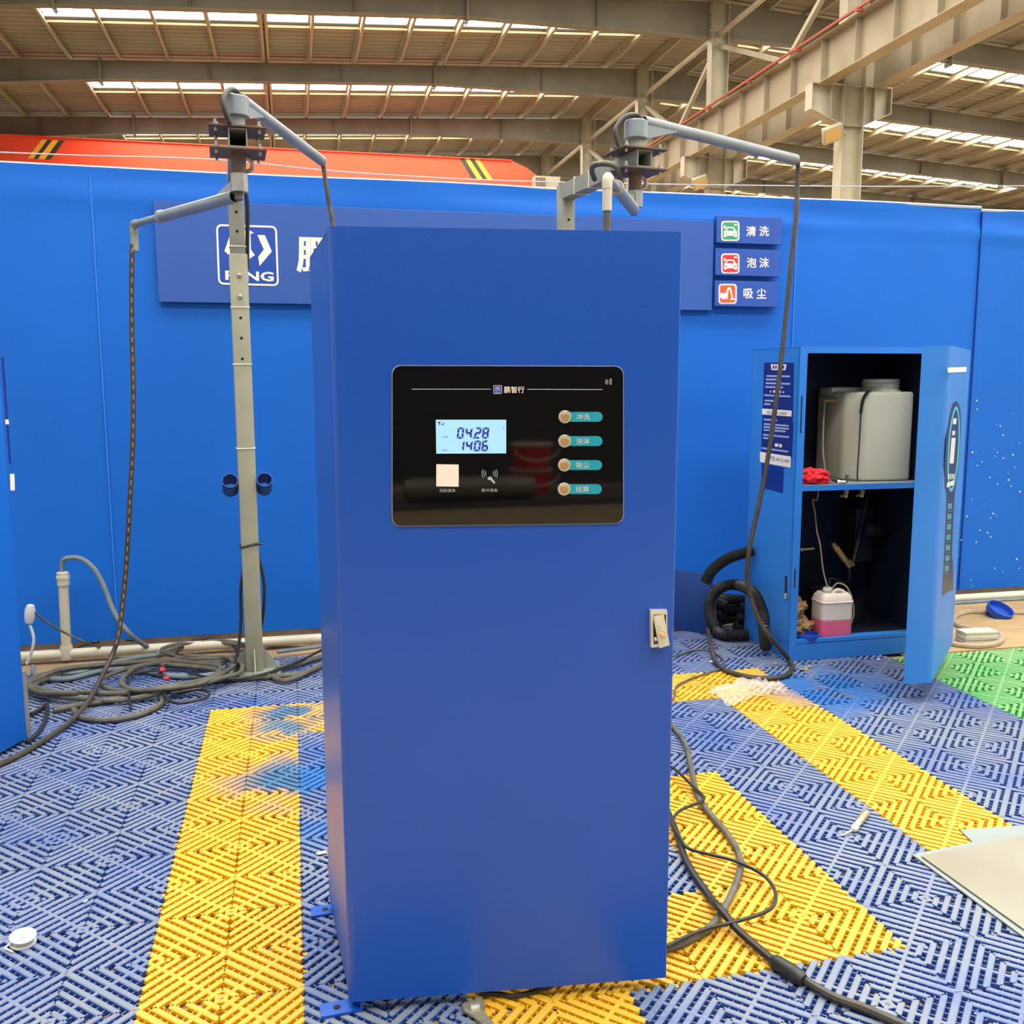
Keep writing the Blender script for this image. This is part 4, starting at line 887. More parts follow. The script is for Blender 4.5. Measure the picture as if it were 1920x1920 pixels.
b = MB(RM); b.box((0.2, 0.47, ZS + 0.2), (0.29, 0.515, ZS + 0.27)); b.cyl((0.305, 0.47, ZS + 0.235), (0.245, 0.45, ZS + 0.235), 0.02, n=14); b.box((0.21, 0.465, ZS + .205), (0.28, 0.472, ZS + .222)); b.build('valve_block', 'box_blue', label='small dark blue valve block on the back wall behind the red cloth', cat='valve', bevel=0.004)
vs, fs = crumple(L2(0.145, 0.1, ZS + 0.035), 0.105, 0.07, 0.05, 0.4, 1.8, 3, 4, ZS + 0.002); b = MB(); b.add(vs, fs); b.build('cloth', 'red_cloth', smooth=True, label='crumpled bright red cloth lying on the cabinet shelf', cat='cloth')
b = MB(RM); b.tube(spline([(0.21, 0.09, ZS + 0.014), (0.26, 0.07, ZS + 0.024), (0.3, 0.06, ZS + 0.012), (0.33, 0.05, ZS + 0.012), (0.345, 0.06, ZS + 0.045)], 6), 0.009, 8); b.tube(spline([(0.2, 0.13, ZS + 0.02), (0.25, 0.1, ZS + 0.03), (0.3, 0.07, ZS + 0.015)], 6), 0.012, 8)
b.build('spray_lance', 'rubber', smooth=True, label='black spray hose piece beside the red cloth on the shelf', cat='hose')
b = MB(RM); b.cyl((0.285, 0.045, ZS + 0.012), (0.32, 0.035, ZS + 0.012), 0.008, n=10); b.cyl((0.28, 0.048, ZS + 0.012), (0.292, 0.043, ZS + 0.012), 0.0105, n=6); b.build('hose_coupling', 'chrome', smooth=True, label='small chrome coupling at the front edge of the shelf', cat='coupling')
for x, lab in ((0.40, 'left brass drain valve under the cabinet shelf'), (0.50, 'right brass drain valve under the cabinet shelf')):
    b = MB(RM); b.cyl((x, 0.15, ZS - 0.09), (x, 0.15, ZS - 0.03), 0.011, n=12); b.cyl((x, 0.15, ZS - 0.066), (x, 0.15, ZS - 0.048), 0.018, n=6); b.cyl((x, 0.15, ZS - 0.075), (x - 0.04, 0.14, ZS - 0.08), 0.007, n=8); b.cyl((x - .03, 0.15, ZS - 0.035), (x + .03, 0.15, ZS - 0.035), 0.006, n=8); b.build('drain_valve', 'brass', smooth=True, label=lab, cat='valve')
# pink-filled jerrycan
jz = 0.106; jx, jy = 0.325, 0.12; M = RM @ Matrix.Translation((jx, jy, jz)); jg = thing('jerrycan', 'white plastic jerrycan half full of pink liquid, standing in the open cabinet', 'jerrycan', M)
jt = D(1575, 1112, O2.y + .1).z; jm = jz + (jt - jz) * 0.36; hw = 0.097
def jugpart(z0, z1, name, m, ins=0.0):
    b = MB(RM); b.prism([(x, y, z0) for x, y in rrect(jx - hw + ins, jy - 0.07 + ins, jx + hw - ins, jy + 0.07 - ins, 0.03, 4)], (0, 0, z1 - z0)); return b.build(name, m, jg, bevel=0.003, seg=1)
jugpart(jz, jm, 'liquid_part', 'pink'); jugpart(jm + 0.0005, jt - 0.06, 'jug_wall', 'jug'); jugpart(jm + (jt - jm) * 0.6, jm + (jt - jm) * 0.6 + 0.01, 'jug_rib', 'jug', -0.003)
b = MB(RM); n_ = rrect(jx - hw, jy - 0.07, jx + hw, jy + 0.07, 0.03, 4); n2 = rrect(jx - hw + 0.02, jy - 0.05, jx + hw - 0.02, jy + 0.05, 0.025, 4); k = len(n_)
b.add([(x, y, jt - 0.06) for x, y in n_] + [(x, y, jt - 0.03) for x, y in rrect(jx - hw + .005, jy - 0.065, jx + hw - .005, jy + 0.065, 0.03, 4)] + [(x, y, jt - 0.012) for x, y in n2], [(i + r * k, (i + 1) % k + r * k, (i + 1) % k + (r + 1) * k, i + (r + 1) * k) for r in (0, 1) for i in range(k)] + [tuple(range(2 * k, 3 * k))]); b.build('jug_shoulder', 'jug', jg, smooth=True)
b = MB(RM); b.lathe([(0.026, 0), (0.026, 0.03), (0.022, 0.034), (0, 0.034)], 20, (jx - 0.03, jy - 0.0, jt - 0.02), (-.25, -.2, 1)); b.build('jug_cap', 'pvc', jg, smooth=True)
b = MB(RM); b.tube(spline([(jx - 0.01, jy - 0.02, jt - 0.016), (jx + 0.01, jy - 0.025, jt + 0.004), (jx + 0.045, jy - 0.028, jt - 0.004), (jx + 0.06, jy - 0.03, jt - 0.02)], 5), 0.009, 8); b.build('jug_handle', 'jug', jg, smooth=True)
b = MB(RM); b.tube(spline([(jx - 0.005, jy, jt + 0.005), (jx + 0.03, jy, jt + 0.035), (jx + 0.075, jy - 0.02, jt + 0.015), (jx + 0.108, jy - 0.03, jt - 0.06), (jx + 0.12, jy - 0.03, jt - 0.14), (jx + 0.105, jy - 0.03, 0.16), (jx + 0.1, jy - 0.03, 0.112)], 7), 0.0045, 8); b.build('clear_tube', 'hose_tan', smooth=True, label='thin pinkish tube curving from the jerrycan down its right side', cat='tube')
b = MB(RM); b.tube(spline([(jx - 0.03, jy, jt + 0.012), (jx - 0.05, jy + 0.02, jt + 0.1), (jx - 0.06, jy + 0.05, jt + 0.25), (jx - 0.065, jy + 0.08, jt + 0.32), (jx - 0.07, jy + .1, jt + .42), (jx - .1, jy + .08, jt + .5), (jx - .085, jy + .06, ZS - .1), (jx - 0.085, jy + .05, ZS - 0.032)], 7), 0.0045, 8); b.build('dosing_tube', 'hose_tan', smooth=True, label='thin tube rising from the jerrycan cap up to the shelf', cat='tube')
b = MB(RM); fx, fy, fz = 0.46, 0.28, jt + 0.15
b.cyl((fx - .03, fy, fz + .06), (fx + .03, fy - .01, fz - .02), 0.019, n=14); b.cyl((fx - .045, fy, fz + .08), (fx - .028, fy, fz + .056), 0.014, n=6); b.cyl((fx + .03, fy - .01, fz - .02), (fx + .06, fy - .01, fz - .06), 0.012, n=12); b.cyl((fx + .05, fy - .02, fz - .02), (fx + .085, fy - .01, fz - .05), 0.010, n=12)
b.build('check_valve', 'brass', smooth=True, label='brass check valve hanging on a hose inside the open cabinet', cat='valve')
b = MB(RM); b.tube(spline([(fx + .06, fy - .01, fz - .06), (fx + .03, fy - .05, fz - .14), (jx, jy + .02, jt + .06), (jx - .02, jy, jt + .02)], 6), 0.0045, 8); b.tube(spline([(fx + .085, fy, fz - .05), (fx + .16, fy + .05, fz + .15), (fx + .24, fy + .1, ZS - .06), (fx + .24, fy + .1, ZS - .032)], 6), 0.012, 8); b.build('pump_hose', 'rubber', smooth=True, label='black hose from the check valve up to the shelf', cat='hose')
b = MB(RM); b.cyl((0.23, 0.3, jt + .2), (0.30, 0.29, jt + .205), 0.007, n=10); b.cyl((0.215, 0.3, jt + .2), (0.235, 0.3, jt + .2), 0.011, n=10); b.build('tee_fitting', 'brass', smooth=True, label='small horizontal brass fitting left of the check valve', cat='fitting')
b = MB(RM); b.cyl((0.008, 0.2, jt + .16), (0.13, 0.19, jt + .165), 0.012, n=10); b.cyl((0.07, 0.2, jt + .13), (0.1, 0.2, jt + .13), 0.009, n=10); b.build('wall_elbow', 'chrome', smooth=True, label='chrome elbow fitting on the left inner wall of the open cabinet', cat='fitting')
b = MB(RM); b.box((0.6, 0.35, jt + 0.1), (0.72, 0.5, jt + 0.42)); b.cyl((0.62, 0.3, jt + .3), (0.74, 0.3, jt + .3), 0.04, n=16); b.build('pump_unit', 'rubber', label='dark pump unit in the back of the open cabinet', cat='pump', bevel=0.01)
b = MB(RM); b.cyl((0.45, 0.4, 0.106), (0.45, 0.4, 0.30), 0.09, n=20); b.cyl((0.6, 0.35, 0.106), (0.6, 0.35, 0.22), 0.07, n=20); b.box((0.4, 0.3, .106), (0.7, 0.46, .14)); b.build('motor_unit', 'dark_hole', label='black motor on the bottom of the open cabinet', cat='motor', smooth=True)
for k, (c, s3, lab) in enumerate((((0.115, 0.2, 0.24), (0.08, 0.07, 0.085), 'upper bunched tan rag beside the jerrycan'), ((0.135, 0.16, 0.15), (0.085, 0.06, 0.05), 'lower flat tan rag beside the jerrycan'))):
    vs, fs = crumple(L2(*c), *s3, 0.4, 2.4, 11 + k, 4, 0.106); b = MB(); b.add(vs, fs); b.build('rag', 'tan_cloth', smooth=True, label=lab, cat='rag')
b = MB(RM); b.lathe([(0.062, 0), (0.07, 0.003), (0.072, 0.028), (0.066, 0.03), (0.064, 0.008), (0, 0.006)], 36, (0.135, 0.06, 0.105)); b.build('screw_lid', 'lid_blue', smooth=True, label='dark blue round lid on the bottom of the open cabinet', cat='lid')
# ================================================================ cabinet cut by the left edge
LB = G(52, 1390); LM = frame(LB, 80.0)
LTz = D(8, 648, LB.y).z
cab3 = thing('edge_cabinet', 'blue cabinet cut off by the left edge of the picture', 'cabinet', LM)
dl = V((-0.15, -0.9887, 0)).normalized(); sl_ = V((-dl.y, dl.x, 0)); sl_ = sl_ if sl_.x < 0 else -sl_
b = MB(); p0 = V((LB.x, LB.y, 0.015)); b.prism([p0, p0 + dl * 0.6, p0 + dl * 0.6 + sl_ * 0.5, p0 + sl_ * 0.5], ZZ * (LTz - 0.015)); cb = b.build('body', 'wall_blue', cab3, bevel=0.004)
b = MB(); p1 = p0 + sl_ * 0.02 - dl * 0.001; b.prism([p1, p1 - dl * 0.05, p1 - dl * 0.05 + sl_ * 0.4, p1 + sl_ * 0.4], ZZ * 0.28); b.build('rear_bracket', 'galv', cab3)
eP = Plane(LB, -sl_)
for (x, y, w_, h_) in ((12.5, 791, 6, 9), (22.5, 904, 8, 31)):
    b = MB(); pxpoly(b, eP, [(x - w_ / 2, y - h_ / 2), (x + w_ / 2, y - h_ / 2), (x + w_ / 2 + 1, y + h_ / 2), (x - w_ / 2 + 1, y + h_ / 2)], .0025, .001); b.build('label_strip', 'cream_print', cab3)
b = MB(); pxpoly(b, eP, [(2, 670), (7, 670), (21, 870), (17, 870)], .0025, .0006); b.build('dark_strip', 'label_navy', cab3)
# ================================================================ hoses hanging from the booms
def hose(name, pts, r, m, lab, cat='hose', n=8, group=None, seg=8, rf=None):
    b = MB(); b.tube(spline(pts, seg), r, n, rf=rf); return b.build(name, m, smooth=True, label=lab, cat=cat, group=group)
def hang(px, Y0, Y1, zend=None):
    return [D(x, y, Y0 + (Y1 - Y0) * k / (len(px) - 1)) for k, (x, y) in enumerate(px)]
g = lambda pts, z=0.012: [G(x, y, z) for x, y in pts]
p = [hoseL] + hang([(248, 470), (247, 600), (250, 720), (249, 830), (243, 950), (235, 1080)], 4.76, 4.72) + [D(222, 1190, 4.66), D(200, 1250, 4.56), G(150, 1335, 0.03), G(60, 1402, 0.013), G(-20, 1442, 0.013)]
hose('boom_hose', p, 0.0125, 'hose_brown', 'brown high-pressure hose hanging from the left end of the left boom', seg=10)
b = MB()
cur = spline(p, 60)
Ltot = 0; last = None; marks = 0
for a, c in zip(cur, cur[1:]):
    Ltot += (c - a).length
    if Ltot > 0.045 and c.z > 0.2:
        Ltot = 0; dcam = (CAM - c).normalized(); t = (c - a).normalized(); sd = t.cross(dcam).normalized(); f = sd.cross(t)
        b.prism([c + dcam * .0118 - sd * .003 - t * .012, c + dcam * .0118 + sd * .003 - t * .012, c + dcam * .0118 + sd * .003 + t * .012, c + dcam * .0118 - sd * .003 + t * .012], dcam * .0012)
b.build('print_dashes', 'print_gold', bpy.data.objects['boom_hose'], kind='stuff')
eUz = V((eU.x, eU.y, zaL - 0.012)); d = (eUz - V((axL.x, axL.y, eUz.z))).normalized()
hose('boom_hose', [eUz - d * 0.1, eUz + d * 0.0, eUz + d * 0.03 - ZZ * 0.03, D(612, 350, 5.12), D(618, 385, 5.14), D(625, 425, 5.15), D(636, 500, 5.15), D(650, 600, 5.15)], 0.0125, 'rubber_dusty', 'dark hose dropping from the right end of the left boom behind the cabinet')
hose('boom_hose', [hoseR, hoseR - ZZ * 0.06, hoseR - ZZ * 0.2, hoseR - ZZ * 0.5 + V((.01, 0, 0)), hoseR - ZZ * 0.9], 0.0135, 'rubber_dusty', 'dark hose hanging from the white elbow behind the cabinet top')
eUz = V((eU2.x, eU2.y, zaR - 0.012)); d = (eUz - V((axR.x, axR.y, eUz.z))).normalized()
p = [eUz - d * 0.1, eUz, eUz + d * 0.02 - ZZ * 0.03] + hang([(1495, 345), (1493, 400), (1484, 490), (1474, 590), (1463, 690), (1450, 790), (1436, 880), (1420, 960), (1405, 1030)], 5.1, 4.86) + [D(1401, 1080, 4.86), D(1405, 1110, 4.86), D(1422, 1160, 4.84), D(1448, 1200, 4.82), G(1478, 1235, 0.03), G(1485, 1255, 0.014), G(1462, 1270, 0.014), G(1410, 1270, 0.014), G(1362, 1257, 0.014), G(1342, 1240, 0.02), D(1334, 1215, 5.1), D(1327, 1180, 5.4)]
hose('boom_hose', p, 0.0125, 'hose_brown', 'long dark hose hanging from the right boom, looping onto the floor', seg=8)
# ================================================================ pipes, box and plug along the wall
M = frame(G(125, 1228), 13)
pv = G(125, 1226, 0.03); uvp = pv.dot(VV)
t = thing('drain_pipe', 'cream plastic pipe along the foot of the wall with one upright branch', 'pipe', M)
b = MB(HALL); b.cyl((-4.4, uvp, 0.03), (0.9, uvp, 0.03), 0.028, n=16); b.build('long_pipe', 'pvc', t, smooth=True)
topz = D(118, 1080, pv.y).z; xt = D(118, 1080, pv.y).x
b = MB(); b.cyl(pv, V((xt, pv.y, topz)), 0.026, n=16); b.build('upright_pipe', 'pvc', t, smooth=True)
b = MB(); b.lathe([(0.031, -0.03), (0.034, -0.02), (0.034, 0.03), (0.031, 0.05)], 18, pv); b.build('tee_joint', 'pvc', t, smooth=True)
b = MB(); b.lathe([(0.032, -0.02), (0.032, 0.012), (0.035, 0.014), (0.035, 0.03), (0.032, 0.032), (0.032, 0.05), (0.018, 0.055)], 18, (xt, pv.y, topz - 0.03)); b.build('pipe_cap', 'pvc', t, smooth=True)
tp = V((xt, pv.y, topz + 0.02))
hose('grey_hose', [tp - ZZ * .01, tp + ZZ * 0.05, D(124, 1047, pv.y), D(150, 1047, pv.y), D(175, 1065, pv.y), D(195, 1100, pv.y), D(215, 1150, pv.y - .03), D(245, 1190, pv.y - .05), G(278, 1214, 0.04)], 0.0135, 'hose_grey', 'blue-grey hose arching out of the top of the upright pipe')
b = MB(HALL); a_ = G(1800, 1135).dot(VV)
b.cyl((3.0, a_ + .12, 0.015), (6.2, a_ + .12, 0.015), 0.03, n=14); b.build('floor_pipe', 'pvc', smooth=True, label='cream pipe along the wall at the right edge', cat='pipe')
b = MB(HALL); b.cyl((3.0, a_ + 0.06, 0.0), (6.2, a_ + 0.06, 0.0), 0.012, n=10); b.build('floor_cable', 'hose_grey', smooth=True, label='thin grey cable along the cream pipe at the right edge', cat='cable')
b = MB(HALL); b.box((3.3, 4.52, -0.02), (6.0, 5.5, -0.006)); b.build('plank', 'wood', label='flat brown board on the ground beyond the green tiles', cat='board')
p = [G(1925, 1149, .005), G(1850, 1148, .005), G(1812, 1148, .005), G(1790, 1156, .005), G(1787, 1165, .005), G(1800, 1174, .005), G(1830, 1181, .005), G(1870, 1186, .005), G(1878, 1197, .005), G(1868, 1207, .005), G(1835, 1212, .005), G(1800, 1210, .005), G(1775, 1205, .005)]
hose('ground_hose', p, 0.018, 'hose_tan', 'dusty tan hose snaking on the ground beyond the green tiles')
c = G(1874, 1146, 0.03); ax_ = V((0.25, -0.45, 1)).normalized(); b = MB(); R_ = 0.082
b.lathe([(R_ * .9, 0), (R_, 0.004), (R_ * 1.02, 0.045), (R_ * .95, 0.046), (R_ * .93, 0.03), (R_ * .86, 0.012), (0, 0.01)], 36, c - ax_ * 0.02, ax_); b.build('screw_lid', 'lid_blue', smooth=True, label='big blue screw lid lying open on the hose by the wall', cat='lid')
M = frame(G(1800, 1204, -0.005), 8); b = MB(M)
for z0, z1, w_ in ((0.0, 0.018, 0.1), (0.02, 0.05, 0.105), (0.052, 0.07, 0.098)): b.box((0.0, -w_ / 2, z0), (0.21, w_ / 2, z1))
b.box((0.01, -.045, 0.015), (0.2, .045, 0.055)); b.build('foam_block', 'pvc', label='cream ribbed plastic block on the tan hose near the green tiles', cat='block', bevel=0.003)
# dark blue low box left of the open cabinet
b = MB(); q0 = G(1330, 1190); q1 = G(1215, 1172); zt_ = D(1331, 1077, q0.y).z; n_ = V((-(q1 - q0).y, (q1 - q0).x, 0)).normalized(); n_ = n_ if n_.y > 0 else -n_
b.prism([q0, q1, q1 + n_ * 0.045, q0 + n_ * 0.045], ZZ * (zt_ + 0.0)); b.build('low_cabinet', 'box_blue', label='low dark blue panel standing between the main cabinet and the vacuum hose', cat='panel', bevel=0.004)
# vacuum hose
def ribs(t_): return 0.031 + 0.0035 * math.sin(t_ * 2 * math.pi * RIBN)
def rib_hose(pts, lab, rr_=0.031):
    global RIBN
    cu_ = spline(pts, 40); L = sum((c - a).length for a, c in zip(cu_, cu_[1:])); RIBN = int(L / 0.011); n = RIBN * 4
    out = [cu_[0]]; acc = 0; step = L / n; need = step
    for a, c in zip(cu_, cu_[1:]):
        s_ = (c - a).length
        while acc + s_ >= need - 1e-9 and len(out) <= n: out.append(a + (c - a) * ((need - acc) / max(s_, 1e-9))); need += step
        acc += s_
    b = MB(); b.tube(out, rr_, 12, rf=ribs); b.build('vacuum_hose', 'rubber', smooth=True, label=lab, cat='hose', group='black ribbed vacuum hose pieces')
Yv = 5.42
rib_hose([D(1322, 1092, 5.38), D(1335, 1070, 5.40), D(1360, 1050, 5.42), D(1385, 1040, 5.42), D(1412, 1032, 5.42)], 'short piece of black ribbed hose sloping up beside the open cabinet')
rib_hose([G(1402, 1190, .04), G(1360, 1190, 0.04), G(1340, 1178, 0.05), D(1332, 1150, 5.5), D(1335, 1120, 5.48), D(1355, 1100, 5.44), D(1385, 1097, 5.40), D(1412, 1112, 5.22), D(1428, 1145, 5.1), D(1433, 1180, 5.02), G(1436, 1212, 0.04)], 'black ribbed hose looped in a big ring on the floor beside the open cabinet')
for k, (y, dy) in enumerate(((1182, 0.035), (1178, 0.10), (1174, 0.165))):
    c = G(1378, 1183, 0); cc = V((c.x + 0.01 + 0.02 * k, c.y + 0.06, dy))
    rib_hose([cc + V((0.17 * math.cos(a), 0.11 * math.sin(a), 0.01 * math.sin(2 * a + k))) for a in [math.radians(-100 + 30 * j) for j in range(12)]], ['bottom coil of black ribbed hose beside the open cabinet', 'middle coil of black ribbed hose beside the open cabinet', 'top coil of black ribbed hose beside the open cabinet'][k])
# plug hanging behind the left cabinet
pc = D(56, 1150, 4.9); M = Matrix.Translation(pc); t = thing('power_plug', 'white power plug hanging beside the left cabinet', 'plug', M)
b = MB(M); b.lathe([(0.005, -0.06), (0.02, -0.05), (0.026, -0.02), (0.026, 0.02), (0.018, 0.045), (0.004, 0.05)], 18, (0, 0, 0), (0.15, 0, 1)); b.build('plug_body', 'white', t, smooth=True)
b = MB(); b.tube(spline([D(56, 1172, 4.9), D(62, 1190, 4.9), D(63, 1205, 4.9), D(58, 1226, 4.9), D(50, 1245, 4.9)], 6), 0.008, 8); b.build('plug_cord', 'white', t, smooth=True)
hose('thin_cable', [D(64, 1148, 4.9), D(90, 1168, 4.95), D(125, 1188, 5.0), D(160, 1204, 5.0), G(200, 1220, .03), G(240, 1245, .012), G(250, 1270, .012)], 0.006, 'rubber_dusty', 'thin dark cable sagging from the white plug to the floor', 'cable')
# ================================================================ tangle of hoses at the left
def loop(c, rx, ry, rot, turns, z0, jit, n=14, a0=0):
    out = []; N = int(turns * n)
    for k in range(N + 1):
        a = a0 + 2 * math.pi * k / n; w_ = 1 + jit * noise.noise(V((k * 0.37, rot, turns)))
        x, y = rx * math.cos(a) * w_, ry * math.sin(a) * w_; cr, sr = math.cos(rot), math.sin(rot)
        out.append(V((c.x + x * cr - y * sr, c.y + x * sr + y * cr, z0 + 0.012 * k / n + 0.012 * abs(math.sin(k * 1.3)))))
    return out
TG = 'hoses and cables tangled on the floor by the left pole'
hose('floor_hose', g([(62, 1250), (64, 1262), (80, 1272), (130, 1272), (190, 1258), (250, 1255), (330, 1268), (400, 1264), (420, 1245), (380, 1232)], .016), 0.014, 'hose_grey', 'thick blue-grey hose lying nearest the wall, bent back at the left', group=TG)
hose('floor_hose', g([(278, 1214), (300, 1226), (260, 1232), (222, 1240), (205, 1246), (150, 1260), (110, 1264)], .02), 0.014, 'hose_grey', 'blue-grey hose end running from the arch back to the left', group=TG)
hose('floor_hose', loop(G(232, 1285), 0.42, 0.27, 0.1, 2.3, 0.014, 0.25, a0=2.6), 0.013, 'rubber_dusty', 'grey-brown hose coiled in wide rings on the left', group=TG)
hose('floor_hose', loop(G(330, 1280), 0.30, 0.24, 0.5, 2.2, 0.03, 0.3, a0=0.4), 0.0125, 'rubber_dusty', 'grey-brown hose coiled in rings in the middle of the tangle', group=TG)
hose('floor_hose', loop(G(395, 1236), 0.26, 0.18, -0.2, 1.8, 0.03, 0.2, a0=1.0), 0.010, 'rubber_dusty', 'dark hose coiled in rings beside the foot of the left pole', group=TG)
hose('floor_hose', g([(100, 1332), (150, 1322), (200, 1314), (250, 1302), (300, 1290), (360, 1281), (430, 1274), (520, 1268), (570, 1262), (600, 1250)], .016), 0.014, 'rubber_dusty', 'long dusty hose running from the left cabinet past the pole to the main cabinet', group=TG)
hose('floor_hose', g([(640, 1225), (598, 1233), (560, 1245), (520, 1255), (512, 1268), (530, 1276), (560, 1268), (600, 1248), (650, 1225)], .02), 0.013, 'rubber_dusty', 'hose bend to the right of the left pole', group=TG)
hose('floor_hose', g([(145, 1338), (138, 1330), (150, 1345), (200, 1350), (250, 1343), (290, 1328), (305, 1315), (300, 1305)], .014), 0.0135, 'rubber_dusty', 'hose bow nearest the viewer at the front of the tangle', group=TG)
hose('floor_hose', g([(58, 1340), (75, 1330), (88, 1322), (85, 1350), (70, 1375), (50, 1392)], .012), 0.010, 'rubber', 'thin dark hose end beside the left cabinet', group=TG)
hose('floor_cable', g([(140, 1216), (180, 1204), (230, 1200), (262, 1203), (275, 1212)], .03), 0.007, 'rubber', 'thin black cable arched along the wall behind the tangle', 'cable', group=TG)
hose('floor_cable', g([(300, 1262), (330, 1225), (360, 1202), (400, 1198), (435, 1208), (446, 1235), (440, 1262), (410, 1275), (360, 1282), (310, 1300), (330, 1318), (380, 1310), (392, 1300), (375, 1292), (320, 1300)], .035), 0.008, 'rubber', 'thin black cable looping over the coils left of the pole', 'cable', group=TG)
hose('floor_cable', g([(245, 1330), (240, 1275), (252, 1262), (330, 1256), (390, 1270), (450, 1272), (500, 1262), (560, 1240), (610, 1215)], .04), 0.007, 'rubber', 'thin black cable crossing the whole tangle towards the main cabinet', 'cable', group=TG)
hose('floor_cable', g([(500, 1205), (540, 1203), (580, 1202), (640, 1196)], .012), 0.012, 'rubber_dusty', 'dusty cable along the wall right of the pole foot', 'cable', group=TG)
hose('floor_cable', g([(520, 1222), (560, 1217), (600, 1212), (650, 1204)], .02), 0.012, 'hose_grey', 'grey cable just right of the pole foot', 'cable', group=TG)
for k, (x, y, lab) in enumerate(((305, 1256, 'small red hose clamp among the tangled hoses'), (312, 1272, 'red connector in front of the hose clamp'))):
    c = G(x, y, .05); b = MB(); b.cyl(c - UU * .012, c + UU * .012, 0.010, n=12); b.cyl(c - UU * .005, c + UU * .005, 0.013, n=8); b.cyl(c + ZZ * .008, c + ZZ * .02, 0.004, n=8); b.build('hose_clamp', 'icon_red', smooth=True, label=lab, cat='clamp')
# ================================================================ cables to the right of the main cabinet
CG = 'cables on the floor right of the main cabinet'
hose('power_cable', g([(1235, 1330), (1262, 1362), (1285, 1395), (1296, 1440), (1308, 1490), (1335, 1530), (1365, 1565), (1385, 1600), (1388, 1630), (1370, 1680), (1340, 1730), (1310, 1752), (1260, 1775), (1200, 1782)], .013), 0.011, 'rubber_dusty', 'thick grey cable bowing out from behind the main cabinet and back', 'cable', group=CG)
hose('power_cable', g([(1225, 1460), (1256, 1530), (1270, 1565), (1290, 1620), (1330, 1680)], .013) + [G(1345, 1698, .036), G(1362, 1718, .034), G(1385, 1745, .02), G(1440, 1793, .014), G(1460, 1806, .014)], 0.011, 'rubber', 'thick black cable running diagonally into the joint sleeve', 'cable', group=CG)
hose('power_cable', g([(1500, 1832), (1560, 1868), (1620, 1890), (1700, 1925), (1760, 1950)], .013), 0.0115, 'hose_brown', 'brownish cable leaving the joint sleeve towards the lower edge', 'cable', group=CG)
b = MB(); a_, c_ = G(1448, 1800, .017), G(1508, 1838, .017); dd = c_ - a_
b.tube([a_ + dd * f for f in (0, .08, .2, .5, .8, .92, 1)], .02, 14, rf=lambda t_: 0.0135 + 0.0075 * math.sin(math.pi * min(1, max(0, t_))) ** 0.5); b.build('joint_sleeve', 'rubber', smooth=True, label='fat black sleeve joining two cables near the lower edge', cat='cable joint')
hose('thin_wire', g([(1225, 1425), (1262, 1440), (1300, 1475), (1318, 1492), (1316, 1502), (1280, 1517), (1265, 1530), (1262, 1545), (1275, 1570), (1290, 1590), (1330, 1602), (1380, 1615), (1430, 1640), (1452, 1668), (1452, 1695), (1430, 1712), (1380, 1728), (1330, 1740), (1290, 1755), (1250, 1775)], .032), 0.0055, 'rubber', 'thin black wire winding between the thick cables', 'cable', group=CG)
hose('thin_wire', g([(1232, 1230), (1268, 1229), (1290, 1222), (1310, 1218), (1335, 1222), (1355, 1235), (1358, 1246), (1350, 1254), (1320, 1264), (1290, 1275), (1268, 1288), (1262, 1310), (1240, 1320)], .008), 0.005, 'rubber_dusty', 'thin dark wire curled on the yellow tiles beside the main cabinet', 'cable', group=CG)
hose('thin_wire', g([(900, 1862), (940, 1864), (960, 1868), (990, 1862), (1020, 1852), (1060, 1835)], .008), 0.006, 'rubber', 'thin black wire showing under the front edge of the main cabinet', 'cable', group=CG)
# ================================================================ small things on the floor
a_, c_ = G(1624, 1523, .012), G(1601, 1555, .012); dd = (c_ - a_).normalized(); tip = G(1577, 1567, .004); M = frame(c_, 0)
t = thing('screwdriver', 'small stubby screwdriver with a grey handle on the blue tiles', 'screwdriver', M)
L_ = (c_ - a_).length; b = MB(); b.lathe([(0.004, 0), (0.0135, 0.004), (0.0145, 0.012), (0.0135, L_ * .55), (0.0125, L_ * .62)], 10, a_, dd); b.build('handle', 'zinc', t, smooth=True)
b = MB(); b.lathe([(0.0115, L_ * .62), (0.0095, L_ * .68), (0.0095, L_ * .8), (0.013, L_ * .86), (0.013, L_ * .97), (0.006, L_ * 1.05)], 12, a_, dd); b.build('collar', 'pvc', t, smooth=True)
b = MB(); b.cyl(c_, tip, 0.0032, 0.0026, n=8); b.build('shaft', 'chrome', t, smooth=True)
cB = G(1405, 1303, 0.0)
def film(c, rx, ry, h, seed, rot):
    b = MB(); n = 30; vs = []; fs = []
    for i in range(n + 1):
        for j in range(n + 1):
            x = -1 + 2 * i / n; y = -1 + 2 * j / n; rad = 1 + 0.3 * noise.noise(V((math.atan2(y, x) * 1.5, seed, 0)))
            px_ = x * rx * rad; py_ = y * ry * rad * (1 - 0.45 * (x + 1) / 2)
            k = max(0, 1 - (x * x + y * y) / 1.7); z = 0.003 + h * k * (0.4 + 1.0 * abs(noise.noise(V((x * 4 + seed, y * 4, 1))))) + 0.012 * abs(noise.noise(V((x * 11, y * 11, seed))))
            cr, sr = math.cos(rot), math.sin(rot); vs.append(V((c.x + px_ * cr - py_ * sr, c.y + px_ * sr + py_ * cr, z)))
    for i in range(n):
        for j in range(n): fs.append((i * (n + 1) + j, (i + 1) * (n + 1) + j, (i + 1) * (n + 1) + j + 1, i * (n + 1) + j + 1))
    b.add(vs, fs); return b
film(cB, 0.19, 0.11, 0.09, 2.0, 0.35).build('plastic_bag', 'clear_film', smooth=True, label='crumpled clear plastic bag on the yellow tiles', cat='bag')
